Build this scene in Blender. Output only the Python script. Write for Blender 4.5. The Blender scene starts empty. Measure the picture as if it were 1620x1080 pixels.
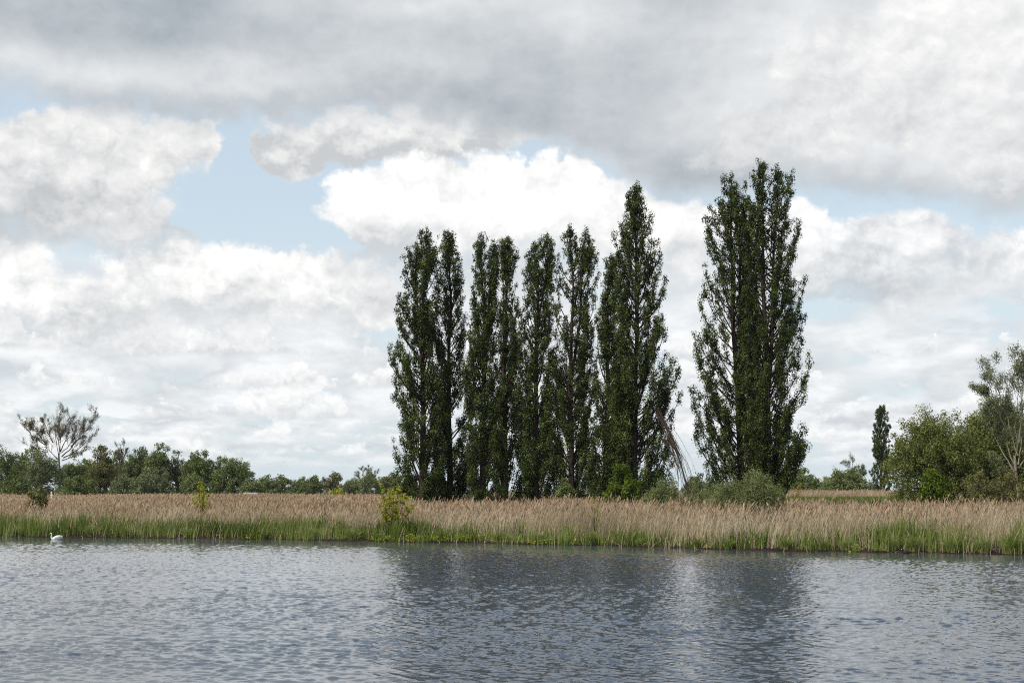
import bpy, math, random
import numpy as np
from mathutils import Vector

# ------------------------------------------------------------------ camera
C = bpy.context.scene.collection
scn = bpy.context.scene
FPX = 2250.0                      # focal length in photo pixels (1620 wide)
PITCH = math.atan((772 - 540) / FPX)
CAMZ = 3.0
cam_d = bpy.data.cameras.new('camera')
cam_d.sensor_width = 36.0
cam_d.lens = FPX / 1620 * 36.0
cam_d.clip_start = 0.3
cam_d.clip_end = 9000
cam = bpy.data.objects.new('camera', cam_d)
C.objects.link(cam)
cam.location = (0, 0, CAMZ)
cam.rotation_euler = (math.pi / 2 + PITCH, 0, 0)
scn.camera = cam
CP, SP = math.cos(PITCH), math.sin(PITCH)


def at(px, py, Y):
    """the point that stands at distance Y (metres ahead) and shows at photo pixel px, py"""
    dx = px - 810.0
    du = 540.0 - py
    d = Vector((dx, FPX * CP - du * SP, FPX * SP + du * CP))
    k = Y / d.y
    return Vector((d.x * k, Y, CAMZ + d.z * k))


def deg(px, py):
    """azimuth and elevation in degrees of a photo pixel"""
    dx = px - 810.0
    du = 540.0 - py
    x, y, z = dx, FPX * CP - du * SP, FPX * SP + du * CP
    return math.degrees(math.atan2(x, y)), math.degrees(math.atan2(z, math.hypot(x, y)))


# ------------------------------------------------------------------ sun, exposure
SUN_EL, SUN_AZ = math.radians(50), math.radians(-135)    # azimuth from +Y towards +X
sun_d = bpy.data.lights.new('sun', 'SUN')
sun_d.energy = 3.0
sun_d.angle = math.radians(4)
sun_d.color = (1.0, 0.95, 0.87)
sun = bpy.data.objects.new('sun', sun_d)
C.objects.link(sun)
sdir = Vector((math.cos(SUN_EL) * math.sin(SUN_AZ), math.cos(SUN_EL) * math.cos(SUN_AZ), math.sin(SUN_EL)))
sun.rotation_euler = sdir.to_track_quat('Z', 'Y').to_euler()
sun.location = (0, 0, 60)
vs = scn.view_settings
vs.view_transform = 'Standard'
vs.look = 'None'
vs.exposure = 0.10
vs.gamma = 1.0
vs.use_curve_mapping = False
scn.render.engine = 'CYCLES'
cy = scn.cycles
cy.max_bounces = 6
cy.diffuse_bounces = 3
cy.glossy_bounces = 3
cy.transmission_bounces = 4
cy.transparent_max_bounces = 6
cy.use_denoising = False
cy.denoiser = 'OPENIMAGEDENOISE'
cy.denoising_input_passes = 'RGB_ALBEDO_NORMAL'
cy.denoising_prefilter = 'ACCURATE'
cy.volume_bounces = 0
cy.filter_width = 1.1
cy.sample_clamp_indirect = 6.0
cy.caustics_reflective = False
cy.caustics_refractive = False


# ------------------------------------------------------------------ tiny node language
class N:
    def __init__(s, nt, sock):
        s.nt, s.s = nt, sock

    def _m(s, op, *a, clamp=False):
        n = s.nt.nodes.new('ShaderNodeMath')
        n.operation = op
        n.use_clamp = clamp
        for i, v in enumerate((s,) + a):
            if isinstance(v, N):
                s.nt.links.new(v.s, n.inputs[i])
            else:
                n.inputs[i].default_value = v
        return N(s.nt, n.outputs[0])

    def __add__(s, o): return s._m('ADD', o)
    __radd__ = __add__
    def __sub__(s, o): return s._m('SUBTRACT', o)
    def __rsub__(s, o): return (s * -1.0) + o
    def __mul__(s, o): return s._m('MULTIPLY', o)
    __rmul__ = __mul__
    def __truediv__(s, o): return s._m('DIVIDE', o)
    def max(s, o): return s._m('MAXIMUM', o)
    def min(s, o): return s._m('MINIMUM', o)
    def sqrt(s): return s._m('SQRT')
    def abs(s): return s._m('ABSOLUTE')
    def pow(s, o): return s._m('POWER', o)
    def clamp(s): return s._m('ADD', 0.0, clamp=True)

    def smooth(s, a, b, lo=0.0, hi=1.0):
        n = s.nt.nodes.new('ShaderNodeMapRange')
        n.interpolation_type = 'SMOOTHSTEP'
        s.nt.links.new(s.s, n.inputs[0])
        for i, v in zip((1, 2, 3, 4), (a, b, lo, hi)):
            n.inputs[i].default_value = v
        return N(s.nt, n.outputs[0])


def link(nt, v, sock):
    if isinstance(v, N):
        nt.links.new(v.s, sock)
    elif hasattr(v, 'is_output'):
        nt.links.new(v, sock)
    else:
        sock.default_value = v


def mixc(nt, fac, a, b, blend='MIX'):
    n = nt.nodes.new('ShaderNodeMix')
    n.data_type = 'RGBA'
    n.blend_type = blend
    n.clamp_factor = True
    link(nt, fac, n.inputs[0])
    for v, k in ((a, 6), (b, 7)):
        if isinstance(v, tuple) and len(v) == 3:
            v = v + (1,)
        link(nt, v, n.inputs[k])
    return n.outputs[2]


def noise(nt, vec, scale, detail=8, rough=0.55, dist=0.0, off=None, stretch=None, lac=2.0):
    if off is not None or stretch is not None:
        m = nt.nodes.new('ShaderNodeMapping')
        nt.links.new(vec, m.inputs[0])
        if off is not None:
            m.inputs[1].default_value = off
        if stretch is not None:
            m.inputs[3].default_value = stretch
        vec = m.outputs[0]
    n = nt.nodes.new('ShaderNodeTexNoise')
    nt.links.new(vec, n.inputs['Vector'])
    n.inputs['Scale'].default_value = scale
    n.inputs['Detail'].default_value = detail
    n.inputs['Roughness'].default_value = rough
    n.inputs['Lacunarity'].default_value = lac
    n.inputs['Distortion'].default_value = dist
    return n


def srgb(r, g, b):
    f = lambda c: ((c / 255 + 0.055) / 1.055) ** 2.4 if c > 10 else c / 255 / 12.92
    return (f(r), f(g), f(b))


# ------------------------------------------------------------------ sky
def build_world():
    w = bpy.data.worlds.new('World')
    scn.world = w
    w.use_nodes = True
    w.cycles.sampling_method = 'MANUAL'
    w.cycles.sample_map_resolution = 512
    nt = w.node_tree
    nt.nodes.clear()
    tc = nt.nodes.new('ShaderNodeTexCoord')
    D = tc.outputs['Generated']
    sep = nt.nodes.new('ShaderNodeSeparateXYZ')
    nt.links.new(D, sep.inputs[0])
    x, y, z = (N(nt, o) for o in sep.outputs)
    A0 = x._m('ARCTAN2', y) * (180 / math.pi)
    E0 = z._m('ARCSINE') * (180 / math.pi)

    sky = nt.nodes.new('ShaderNodeTexSky')
    sky.sky_type = 'NISHITA'
    sky.sun_disc = False
    sky.sun_elevation = SUN_EL
    sky.sun_rotation = SUN_AZ
    sky.dust_density = 1.5
    sky.air_density = 1.0
    sky.ozone_density = 1.6

    # warps: a broad one for the outlines, a fine one for the cauliflower edges
    w1 = noise(nt, D, 13.0, 3, 0.5, off=(3.1, 1.7, 0.4))
    w2 = noise(nt, D, 60.0, 7, 0.55, off=(7.3, 2.2, 5.1))
    s1 = nt.nodes.new('ShaderNodeSeparateColor'); nt.links.new(w1.outputs['Color'], s1.inputs[0])
    s2 = nt.nodes.new('ShaderNodeSeparateColor'); nt.links.new(w2.outputs['Color'], s2.inputs[0])
    A = A0 + (N(nt, s1.outputs[0]) - 0.5) * 3.8 + (N(nt, s2.outputs[0]) - 0.5) * 1.5
    E = E0 + (N(nt, s1.outputs[1]) - 0.5) * 2.8 + (N(nt, s2.outputs[1]) - 0.5) * 1.3
    # billows and their relief (light comes from the upper left)
    b1 = noise(nt, D, 34.0, 9, 0.56, 0.2, stretch=(1, 1, 1.35))
    b2 = noise(nt, D, 34.0, 9, 0.56, 0.2, off=(0.006, -0.003, -0.011), stretch=(1, 1, 1.35))
    # rounded puffs: cells swollen outwards, bent by the fine warp
    def puff(off, scale=26.0):
        mp = nt.nodes.new('ShaderNodeVectorMath')
        mp.operation = 'MULTIPLY_ADD'
        nt.links.new(w2.outputs['Color'], mp.inputs[0])
        mp.inputs[1].default_value = (0.022, 0.022, 0.022)
        ad = nt.nodes.new('ShaderNodeMapping')
        nt.links.new(D, ad.inputs[0])
        ad.inputs[1].default_value = off
        ad.inputs[3].default_value = (1, 1, 1.25)
        nt.links.new(ad.outputs[0], mp.inputs[2])
        v = nt.nodes.new('ShaderNodeTexVoronoi')
        v.feature = 'F1'
        nt.links.new(mp.outputs[0], v.inputs['Vector'])
        v.inputs['Scale'].default_value = scale
        v.inputs['Detail'].default_value = 3.0
        v.inputs['Roughness'].default_value = 0.55
        v.inputs['Lacunarity'].default_value = 2.3
        return 1.0 - N(nt, v.outputs['Distance'])
    p1, p2 = puff((0, 0, 0)), puff((0.004, -0.002, -0.009))
    bil = (N(nt, b1.outputs[0]) - 0.5) * 0.55 + (p1 - 0.24) * 0.42
    rel = (N(nt, b1.outputs[0]) - N(nt, b2.outputs[0])) * 0.5 + (p1 - p2) * 0.34
    c1 = noise(nt, D, 11.0, 4, 0.5, 0.0, off=(1.3, 4.0, 2.2), stretch=(1, 1, 2.0))
    c2 = noise(nt, D, 11.0, 4, 0.5, 0.0, off=(1.325, 3.99, 2.16), stretch=(1, 1, 2.0))
    big = N(nt, c1.outputs[0]) - 0.5
    brel = N(nt, c1.outputs[0]) - N(nt, c2.outputs[0])

    def blobs(lst, soft=False, a=A, e=E):
        out = None
        for (cx, cy_, rx, ry) in lst:
            ca, ce = deg(cx, cy_)
            ra, re = rx / 39.3, ry / 39.3
            f = 1.0 - (((a - ca) / ra).pow(2.0) + ((e - ce) / re).pow(2.0)).sqrt()
            if soft:
                f = f.smooth(0.0, 1.0)
            out = f if out is None else out.max(f)
        return out

    def gain(lst, a=A, e=E):
        out = None
        for (cx, cy_, rx, ry, g) in lst:
            ca, ce = deg(cx, cy_)
            ra, re = rx / 39.3, ry / 39.3
            f = ((((a - ca) / ra).pow(2.0) + ((e - ce) / re).pow(2.0)) * -1.0)._m('EXPONENT') * g
            out = f if out is None else out + f
        return out

    ec = lambda yy: deg(810, yy)[1]

    # the blue, paler towards the horizon through thin veils
    bg_sky = nt.nodes.new('ShaderNodeBackground')
    bg_sky.inputs[1].default_value = 0.15
    nt.links.new(sky.outputs[0], bg_sky.inputs[0])
    veil_n = noise(nt, D, 9.0, 5, 0.6, off=(0.2, 5.5, 1.0), stretch=(1, 1, 3))
    veil = (E0.smooth(0.0, 14.0, 0.92, 0.66) + (N(nt, veil_n.outputs[0]) - 0.5) * 0.08 + E0.smooth(19.5, 28, 0.0, -0.62)).clamp()
    veil_c = srgb(212, 225, 231)

    # painter's order, far clouds first
    layers = []
    # low bands near the horizon, finer the lower they stand
    for sc_, st_, e0, e1, e2, e3, thr, off in ((8.0, 2.2, 2.6, 5.0, 7.6, 10.0, 0.45, (4.4, 0.3, 8.8)), (15.0, 2.5, 1.0, 3.0, 5.5, 8.0, 0.47, (1.4, 6.3, 2.8)), (26.0, 3.0, 0.5, 1.5, 2.6, 4.5, 0.46, (6.4, 1.3, 3.8))):
        n3 = noise(nt, D, sc_, 9, 0.54, 0.1, off=off, stretch=(1, 1, st_))
        n4 = noise(nt, D, sc_, 9, 0.54, 0.1, off=(off[0] + 0.1 / sc_, off[1], off[2] - 0.75 / sc_), stretch=(1, 1, st_))
        f3 = N(nt, n3.outputs[0])
        r3 = f3 - N(nt, n4.outputs[0])
        al = f3.smooth(thr - 0.06, thr + 0.05) * E0.smooth(e0, e1) * E0.smooth(e2, e3, 1.0, 0.0)
        br = r3 * 0.9 + (f3 - 0.5) * 0.2 + 0.765
        layers.append((al * 0.92, br.max(0.64).min(0.93), (0.975, 1.0, 1.02)))
    # rows of small cumulus: level bases, heaped tops, lower and thinner towards the horizon
    q1, q2 = puff((0.3, 0.1, 0.2), 44.0), puff((0.302, 0.099, 0.1945), 44.0)
    for yb, hpx, fr, seed, dens in ((722, 20, 0.42, 1.3, 0.31), (698, 28, 0.34, 5.1, 0.32), (664, 40, 0.28, 9.7, 0.33), (622, 52, 0.22, 14.2, 0.34), (572, 62, 0.18, 19.6, 0.36)):
        cx_ = nt.nodes.new('ShaderNodeCombineXYZ')
        link(nt, A0 * fr, cx_.inputs[0]); link(nt, E0 * 0.05, cx_.inputs[1]); cx_.inputs[2].default_value = seed
        hn = noise(nt, cx_.outputs[0], 1.0, 4, 0.5)
        h = (N(nt, hn.outputs[0]) - dens) * (hpx / 39.3 * 5.0)
        wv = (N(nt, s1.outputs[0]) - 0.5) * 0.9
        up = E0 - ec(yb) + wv
        body = (up * 1.3 + (q1 - 0.22) * 0.25).min(h - up + (q1 - 0.2) * 1.0 * (hpx / 45.0))
        al = body.smooth(-0.05, 0.34) * 0.8
        br = (up * (39.3 / hpx)).smooth(-0.1, 0.9, 0.70, 0.97) + (q1 - q2) * 0.28
        layers.append((al, br.max(0.62).min(0.98), (0.99, 1.0, 1.0)))
    # left middle bank
    f = blobs([(330, 480, 250, 85), (130, 500, 110, 85), (460, 455, 165, 62), (575, 470, 80, 60), (10, 450, 75, 95), (250, 470, 160, 85)])
    g = E.smooth(ec(560), ec(440), -0.16, 0.06)
    layers.append(((f + bil * 0.7).smooth(-0.08, 0.20) * (E + bil * 3.0).smooth(ec(600), ec(500)), (g + rel * 0.7 + brel * 0.45 + bil * 0.2 + 0.87).max(0.63), (0.995, 1.0, 0.995)))
    # right middle bank behind the poplars
    f = blobs([(1400, 410, 230, 80), (1300, 375, 90, 52), (1530, 440, 130, 70), (1600, 560, 60, 30), (1480, 490, 90, 30)])
    g = E.smooth(ec(490), ec(350), -0.20, 0.10)
    layers.append(((f + bil * 0.7).smooth(-0.06, 0.18) * (E + bil * 3.0).smooth(ec(560), ec(440)), (g + rel * 0.6 + brel * 0.5 + bil * 0.2 + 0.84).max(0.55), (0.985, 1.0, 1.01)))
    # left cumulus
    f = blobs([(60, 290, 190, 92), (215, 250, 110, 70), (190, 335, 105, 70), (240, 385, 75, 50), (310, 225, 45, 42), (0, 300, 110, 110), (135, 222, 160, 66)])
    g = E.smooth(ec(430), ec(230), -0.25, 0.03) + E.smooth(ec(230), ec(175), 0.0, 0.06)
    layers.append(((f + bil * 0.75).smooth(-0.08, 0.22) * (E + bil * 2.0).smooth(ec(430), ec(370), 0.5, 1.0), (g + rel * 0.5 + brel * 0.45 + bil * 0.2 + 0.86).max(0.55), (1.0, 0.995, 0.985)))
    # cream cloud right of the blue hole
    f = blobs([(560, 225, 170, 45), (465, 240, 70, 46), (700, 235, 160, 42), (640, 215, 260, 40)])
    g = E.smooth(ec(280), ec(200), -0.18, 0.0)
    layers.append(((f + bil * 0.65).smooth(-0.06, 0.20), (g + rel * 0.7 + brel * 0.4 + bil * 0.2 + 0.80).max(0.58), (1.0, 0.995, 0.985)))
    # the brilliant white one
    f = blobs([(750, 340, 250, 92), (590, 330, 92, 72), (900, 325, 160, 72), (1045, 360, 95, 66), (1150, 410, 130, 75), (720, 440, 230, 80), (950, 430, 160, 90)])
    g = E.smooth(ec(470), ec(300), -0.2, 0.09) + gain([(560, 400, 90, 40, -0.18)])
    layers.append(((f + bil * 0.5).smooth(-0.05, 0.15) * (E + bil * 4.0).smooth(ec(540), ec(390)), (g + rel * 0.55 + brel * 0.5 + bil * 0.15 + 0.90).max(0.62), (0.995, 1.0, 1.0)))
    # the long grey layer above
    fc = nt.nodes.new('ShaderNodeFloatCurve')
    cur = fc.mapping.curves[0]
    pts = [(-40, 165), (-20, 172), (0, 166), (120, 188), (300, 200), (450, 202), (600, 208), (800, 238), (950, 272), (1080, 318), (1180, 332), (1300, 312), (1450, 326), (1620, 345), (1760, 350)]
    xs = [(max(0.0, min(1.0, (deg(p, q)[0] + 25) / 50)), deg(p, q)[1] / 30) for p, q in pts]
    xs = [v for i, v in enumerate(xs) if i == 0 or v[0] > xs[i - 1][0] + 1e-4]
    while len(cur.points) < len(xs):
        cur.points.new(0.5, 0.5)
    for p, v in zip(cur.points, xs):
        p.location = v
    fc.mapping.update()
    nt.links.new(((A + 25.0) * (1 / 50)).clamp().s, fc.inputs['Value'])
    edge = N(nt, fc.outputs[0]) * 30.0
    d = E - edge + bil * 1.4
    al = d.smooth(-0.7, 1.1)
    g = gain([(1380, 60, 260, 120, 0.24), (1250, 190, 190, 75, 0.22), (1560, 210, 120, 90, 0.22), (1560, 20, 160, 70, 0.16), (120, 115, 230, 38, 0.16),
              (430, 120, 130, 40, 0.12), (900, 30, 200, 40, 0.12), (1000, 280, 70, 30, 0.1), (640, 90, 180, 40, 0.09), (560, 205, 140, 25, 0.1),
              (330, 40, 260, 40, -0.03), (750, 165, 330, 40, -0.05), (250, 155, 300, 25, -0.07), (1180, 275, 150, 45, -0.07), (700, 10, 200, 20, 0.1),
              (1500, 295, 200, 35, -0.03), (1010, 110, 120, 60, -0.02)])
    cream = g.smooth(0.0, 0.22)
    hi = E0.smooth(18.5, 28, 0.0, 0.46)
    light = g + hi + rel * 0.15 + brel * 0.24 + big * 0.10 + 0.535
    hole = noise(nt, D, 3.2, 5, 0.55, off=(9.1, 4.2, 0.6))
    opn = (N(nt, hole.outputs[0]) + A0.smooth(-20, 6, -0.13, 0.10)) .smooth(0.38, 0.50) * E0.smooth(19.8, 25)
    al = al * (1.0 - opn)
    layers.append((al, light, (0.985, 1.0, 1.01)))

    # pale heaped cloud in front of it, high on the right
    f = blobs([(1265, 195, 120, 62), (1350, 105, 150, 95), (1500, 150, 170, 85), (1180, 245, 80, 34), (1540, 40, 170, 90), (1585, 250, 90, 50)])
    g = E.smooth(ec(300), ec(80), -0.10, 0.05)
    layers.append(((f + bil * 0.7).smooth(-0.10, 0.30) * 0.75, (g + rel * 0.45 + brel * 0.4 + bil * 0.15 + 0.80).max(0.5), (1.0, 0.995, 0.99)))

    # one colour for all cloud, laid over the veil
    col = mixc(nt, 0.0, veil_c, veil_c)
    cov = veil
    for a_, b_, t_ in layers:
        cmb = nt.nodes.new('ShaderNodeCombineColor')
        b_ = b_.max(0.30).min(1.06)
        for i in range(3):
            link(nt, (b_ + (b_ - 0.86) * (0.09, 0.0, -0.085)[i]) * t_[i], cmb.inputs[i])
        a_ = a_.clamp()
        col = mixc(nt, a_, col, cmb.outputs[0])
        cov = cov + (1.0 - cov) * a_
    bg_cl = nt.nodes.new('ShaderNodeBackground')
    nt.links.new(col, bg_cl.inputs[0])
    bg_cl.inputs[1].default_value = 1.0
    mx = nt.nodes.new('ShaderNodeMixShader')
    nt.links.new(cov.clamp().s, mx.inputs[0])
    nt.links.new(bg_sky.outputs[0], mx.inputs[1])
    nt.links.new(bg_cl.outputs[0], mx.inputs[2])
    out = nt.nodes.new('ShaderNodeOutputWorld')
    nt.links.new(mx.outputs[0], out.inputs[0])


build_world()

# ------------------------------------------------------------------ materials
def new_mat(name):
    m = bpy.data.materials.new(name)
    m.use_nodes = True
    nt = m.node_tree
    nt.nodes.clear()
    out = nt.nodes.new('ShaderNodeOutputMaterial')
    return m, nt, out


def attr(nt, name):
    a = nt.nodes.new('ShaderNodeAttribute')
    a.attribute_name = name
    return N(nt, a.outputs['Fac'])


def ramp(nt, fac, stops):
    r = nt.nodes.new('ShaderNodeValToRGB')
    link(nt, fac, r.inputs[0])
    e = r.color_ramp.elements
    while len(e) < len(stops):
        e.new(0.5)
    for q, (p, c) in zip(e, stops):
        q.position = p
        q.color = tuple(c) + (1,)
    return r.outputs[0]


def leaf_mat(name, stops, transl=0.3, rough=0.5, spec=0.25):
    """foliage: every leaf carries its own 'tint'"""
    m, nt, out = new_mat(name)
    col = ramp(nt, attr(nt, 'tint'), stops)
    p = nt.nodes.new('ShaderNodeBsdfPrincipled')
    nt.links.new(col, p.inputs['Base Color'])
    p.inputs['Roughness'].default_value = rough
    p.inputs['Specular IOR Level'].default_value = spec
    t = nt.nodes.new('ShaderNodeBsdfTranslucent')
    tcol = mixc(nt, 1.0, col, (1.15, 1.25, 0.55), 'MULTIPLY')
    nt.links.new(tcol, t.inputs[0])
    mx = nt.nodes.new('ShaderNodeMixShader')
    mx.inputs[0].default_value = transl
    nt.links.new(p.outputs[0], mx.inputs[1])
    nt.links.new(t.outputs[0], mx.inputs[2])
    nt.links.new(mx.outputs[0], out.inputs[0])
    return m


def simple_mat(name, color, rough=0.6, nscale=0, var=0.3, spec=0.3, stretch=(1, 1, 1), bump=0.0):
    m, nt, out = new_mat(name)
    p = nt.nodes.new('ShaderNodeBsdfPrincipled')
    p.inputs['Roughness'].default_value = rough
    p.inputs['Specular IOR Level'].default_value = spec
    if nscale:
        tc = nt.nodes.new('ShaderNodeTexCoord')
        n = noise(nt, tc.outputs['Object'], nscale, 6, 0.6, stretch=stretch)
        c = ramp(nt, N(nt, n.outputs[0]), [(0.3, [v * (1 - var) for v in color]), (0.7, [min(1, v * (1 + var)) for v in color])])
        nt.links.new(c, p.inputs['Base Color'])
        if bump:
            b = nt.nodes.new('ShaderNodeBump')
            b.inputs['Strength'].default_value = bump
            b.inputs['Distance'].default_value = 0.05
            nt.links.new(n.outputs[0], b.inputs['Height'])
            nt.links.new(b.outputs[0], p.inputs['Normal'])
    else:
        p.inputs['Base Color'].default_value = tuple(color) + (1,)
    nt.links.new(p.outputs[0], out.inputs[0])
    return m


M = {}
M['poplar_leaf'] = leaf_mat('poplar leaves', [(0.0, (0.011, 0.019, 0.004)), (0.5, (0.050, 0.072, 0.016)), (1.0, (0.20, 0.24, 0.068))], 0.10, 0.55, 0.12)  # pale end of the random tint paints sunlit flecks into the leaf colour
M['wood_dark'] = leaf_mat('dark green leaves', [(0.0, (0.062, 0.085, 0.025)), (0.5, (0.122, 0.154, 0.049)), (1.0, (0.207, 0.241, 0.09))], 0.25, 0.55, 0.08)
M['wood_mid'] = leaf_mat('mid green leaves', [(0.0, (0.081, 0.108, 0.035)), (0.5, (0.155, 0.188, 0.067)), (1.0, (0.255, 0.289, 0.121))], 0.25, 0.55, 0.08)
M['wood_brown'] = leaf_mat('brown green leaves', [(0.0, (0.083, 0.085, 0.03)), (0.5, (0.155, 0.149, 0.057)), (1.0, (0.241, 0.224, 0.092))], 0.25, 0.55, 0.08)
M['wood_grey'] = leaf_mat('grey green willow leaves', [(0.0, (0.092, 0.113, 0.052)), (0.5, (0.172, 0.198, 0.098)), (1.0, (0.276, 0.299, 0.161))], 0.25, 0.55, 0.08)
M['willow_leaf'] = leaf_mat('olive willow leaves', [(0.0, (0.078, 0.098, 0.022)), (0.5, (0.17, 0.195, 0.056)), (1.0, (0.30, 0.31, 0.11))], 0.25, 0.55, 0.08)
M['fresh_leaf'] = leaf_mat('fresh green leaves', [(0.0, (0.045, 0.068, 0.008)), (0.5, (0.10, 0.142, 0.018)), (1.0, (0.19, 0.24, 0.04))], 0.35, 0.55, 0.08)
M['lime_leaf'] = leaf_mat('yellow green leaves', [(0.0, (0.10, 0.12, 0.012)), (0.5, (0.37, 0.375, 0.038)), (1.0, (0.56, 0.54, 0.09))], 0.4, 0.55, 0.08)
M['gold_leaf'] = leaf_mat('golden young leaves', [(0.0, (0.16, 0.13, 0.02)), (0.5, (0.32, 0.24, 0.04)), (1.0, (0.45, 0.36, 0.08))], 0.35, 0.55, 0.08)
M['bud_leaf'] = leaf_mat('brownish young leaves', [(0.0, (0.1, 0.088, 0.04)), (0.5, (0.17, 0.15, 0.068)), (1.0, (0.25, 0.22, 0.11))], 0.3, 0.55, 0.08)
M['scrub_leaf'] = leaf_mat('pale scrub leaves', [(0.0, (0.09, 0.11, 0.04)), (0.5, (0.18, 0.205, 0.085)), (1.0, (0.29, 0.31, 0.15))], 0.3, 0.55, 0.08)
M['bark'] = simple_mat('grey brown bark', (0.075, 0.060, 0.046), 0.85, 5, 0.5, 0.15, (1, 1, 0.15), 0.6)
M['bark_red'] = simple_mat('reddish brown bark', (0.050, 0.032, 0.026), 0.85, 5, 0.5, 0.15, (1, 1, 0.15), 0.6)
M['bark_pale'] = simple_mat('pale grey bark', (0.23, 0.20, 0.155), 0.8, 6, 0.4, 0.15, (1, 1, 0.2), 0.4)
M['twig_grey'] = simple_mat('grey dead twigs', (0.070, 0.052, 0.040), 0.85, 6, 0.3, 0.1)


# ------------------------------------------------------------------ mesh helpers
rng = np.random.default_rng(11)


def link_obj(name, me, mats, parent=None, loc=None):
    o = bpy.data.objects.new(name, me)
    C.objects.link(o)
    for m in (mats if isinstance(mats, (list, tuple)) else [mats]):
        me.materials.append(m)
    if parent is not None:
        o.parent = parent
    if loc is not None:
        o.location = loc
    return o


def mesh_np(name, V, F, attrs=None, smooth=False, midx=None):
    """V (n,3); F (m,k) or a list of such arrays; attrs {name: per-face floats}"""
    Fs = F if isinstance(F, list) else [F]
    Fs = [np.asarray(f, np.int32) for f in Fs if len(f)]
    me = bpy.data.meshes.new(name)
    V = np.asarray(V, np.float32)
    me.vertices.add(len(V))
    me.vertices.foreach_set('co', V.ravel())
    loops = np.concatenate([f.ravel() for f in Fs])
    sizes = np.concatenate([np.full(len(f), f.shape[1], np.int32) for f in Fs])
    starts = np.concatenate([[0], np.cumsum(sizes)[:-1]]).astype(np.int32)
    me.loops.add(len(loops))
    me.loops.foreach_set('vertex_index', loops)
    me.polygons.add(len(sizes))
    me.polygons.foreach_set('loop_start', starts)
    me.polygons.foreach_set('loop_total', sizes)
    me.polygons.foreach_set('use_smooth', np.full(len(sizes), smooth, bool))
    if midx is not None:
        me.polygons.foreach_set('material_index', np.asarray(midx, np.int32))
    me.update(calc_edges=True)
    for k, v in (attrs or {}).items():
        a = me.attributes.new(k, 'FLOAT', 'FACE')
        a.data.foreach_set('value', np.asarray(v, np.float32))
    return me


def unit(v):
    return v / np.maximum(np.linalg.norm(v, axis=-1, keepdims=True), 1e-9)


def tubes(P, R, sides=5):
    """P (n,k,3) polylines, R (n,k) radii -> V, F"""
    P = np.asarray(P, float); R = np.asarray(R, float)
    n, k, _ = P.shape
    T = unit(np.gradient(P, axis=1))
    ref = np.where(np.abs(T[..., 2:3]) > 0.9, np.array([1.0, 0.05, 0]), np.array([0.03, 0.02, 1.0]))
    a = unit(np.cross(T, ref)); b = np.cross(T, a)
    an = np.arange(sides) / sides * 2 * np.pi
    V = P[:, :, None, :] + R[:, :, None, None] * (np.cos(an)[:, None] * a[:, :, None, :] + np.sin(an)[:, None] * b[:, :, None, :])
    idx = np.arange(n * k * sides).reshape(n, k, sides)
    i0, i1 = idx[:, :-1], idx[:, 1:]
    F = np.stack([i0, np.roll(i0, -1, 2), np.roll(i1, -1, 2), i1], -1).reshape(-1, 4)
    return V.reshape(-1, 3), F


def merge(parts):
    Vs, Fs, o = [], [], 0
    for V, F in parts:
        Vs.append(V); Fs.append(F + o); o += len(V)
    return np.concatenate(Vs), np.concatenate(Fs)


def leaf_quads(c, size, aspect=0.62, updir=None, upw=0.0, nrm=None):
    """diamond leaves at centres c; size (n,); updir: mean axis direction"""
    n = len(c)
    a = rng.normal(size=(n, 3))
    if updir is not None:
        a = unit(a) * (1 - upw) + np.asarray(updir) * upw
    a = unit(a)
    if nrm is None:
        b = unit(np.cross(a, rng.normal(size=(n, 3))))
    else:
        a = unit(a - nrm * (a * nrm).sum(1, keepdims=True) + 1e-4)
        b = np.cross(nrm, a)
    nn = np.cross(a, b)
    l = (size * 0.5)[:, None]; w = l * aspect
    fold = nn * w * 0.35
    V = np.stack([c - a * l, c + b * w + fold, c + a * l, c - b * w + fold], 1).reshape(-1, 3)
    return V, np.arange(4 * n, dtype=np.int32).reshape(n, 4)


def thing(name, loc, label, cat, group=None):
    o = bpy.data.objects.new(name, None)
    C.objects.link(o)
    o.location = loc
    o.empty_display_size = 0.5
    o['label'] = label
    o['category'] = cat
    if group:
        o['group'] = group
    return o


def tag(o, label=None, cat=None, group=None, kind=None):
    for k, v in (('label', label), ('category', cat), ('group', group), ('kind', kind)):
        if v:
            o[k] = v
    return o


def crown_part(root, name, centres, rad, per, lsize, mat, elong=1.0, aspect=0.62, updir=None, upw=0.0, spread=0.22, shell=False, face=0.9):
    """leaf clumps: centres (n,3) local, rad (n,), per leaves each"""
    n = len(centres)
    per = np.full(n, per) if np.isscalar(per) else per
    ci = np.repeat(np.arange(n), per)
    d = rng.normal(size=(len(ci), 3))
    d = d / np.maximum(np.linalg.norm(d, axis=1, keepdims=True), 1e-6)
    r = rng.random(len(ci)) ** (0.4 if shell else 0.55)
    off = d * (rad[ci] * r)[:, None]
    off[:, 2] *= elong
    c = centres[ci] + off
    ct = rng.normal(0.5, spread * 0.75, n)
    tint = np.clip(ct[ci] + rng.normal(0, spread * 0.4, len(ci)), 0, 1)
    size = lsize * rng.uniform(0.65, 1.3, len(ci))
    if face > 0:
        nrm = unit(unit(off) * face + np.array([0, 0, 0.25]) + rng.normal(0, 0.42, off.shape))
        V, F = leaf_quads(c, size, aspect, updir, upw, nrm)
    else:
        V, F = leaf_quads(c, size, aspect, updir, upw)
    me = mesh_np(name, V, F, {'tint': tint})
    return link_obj(name, me, mat, root)


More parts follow.
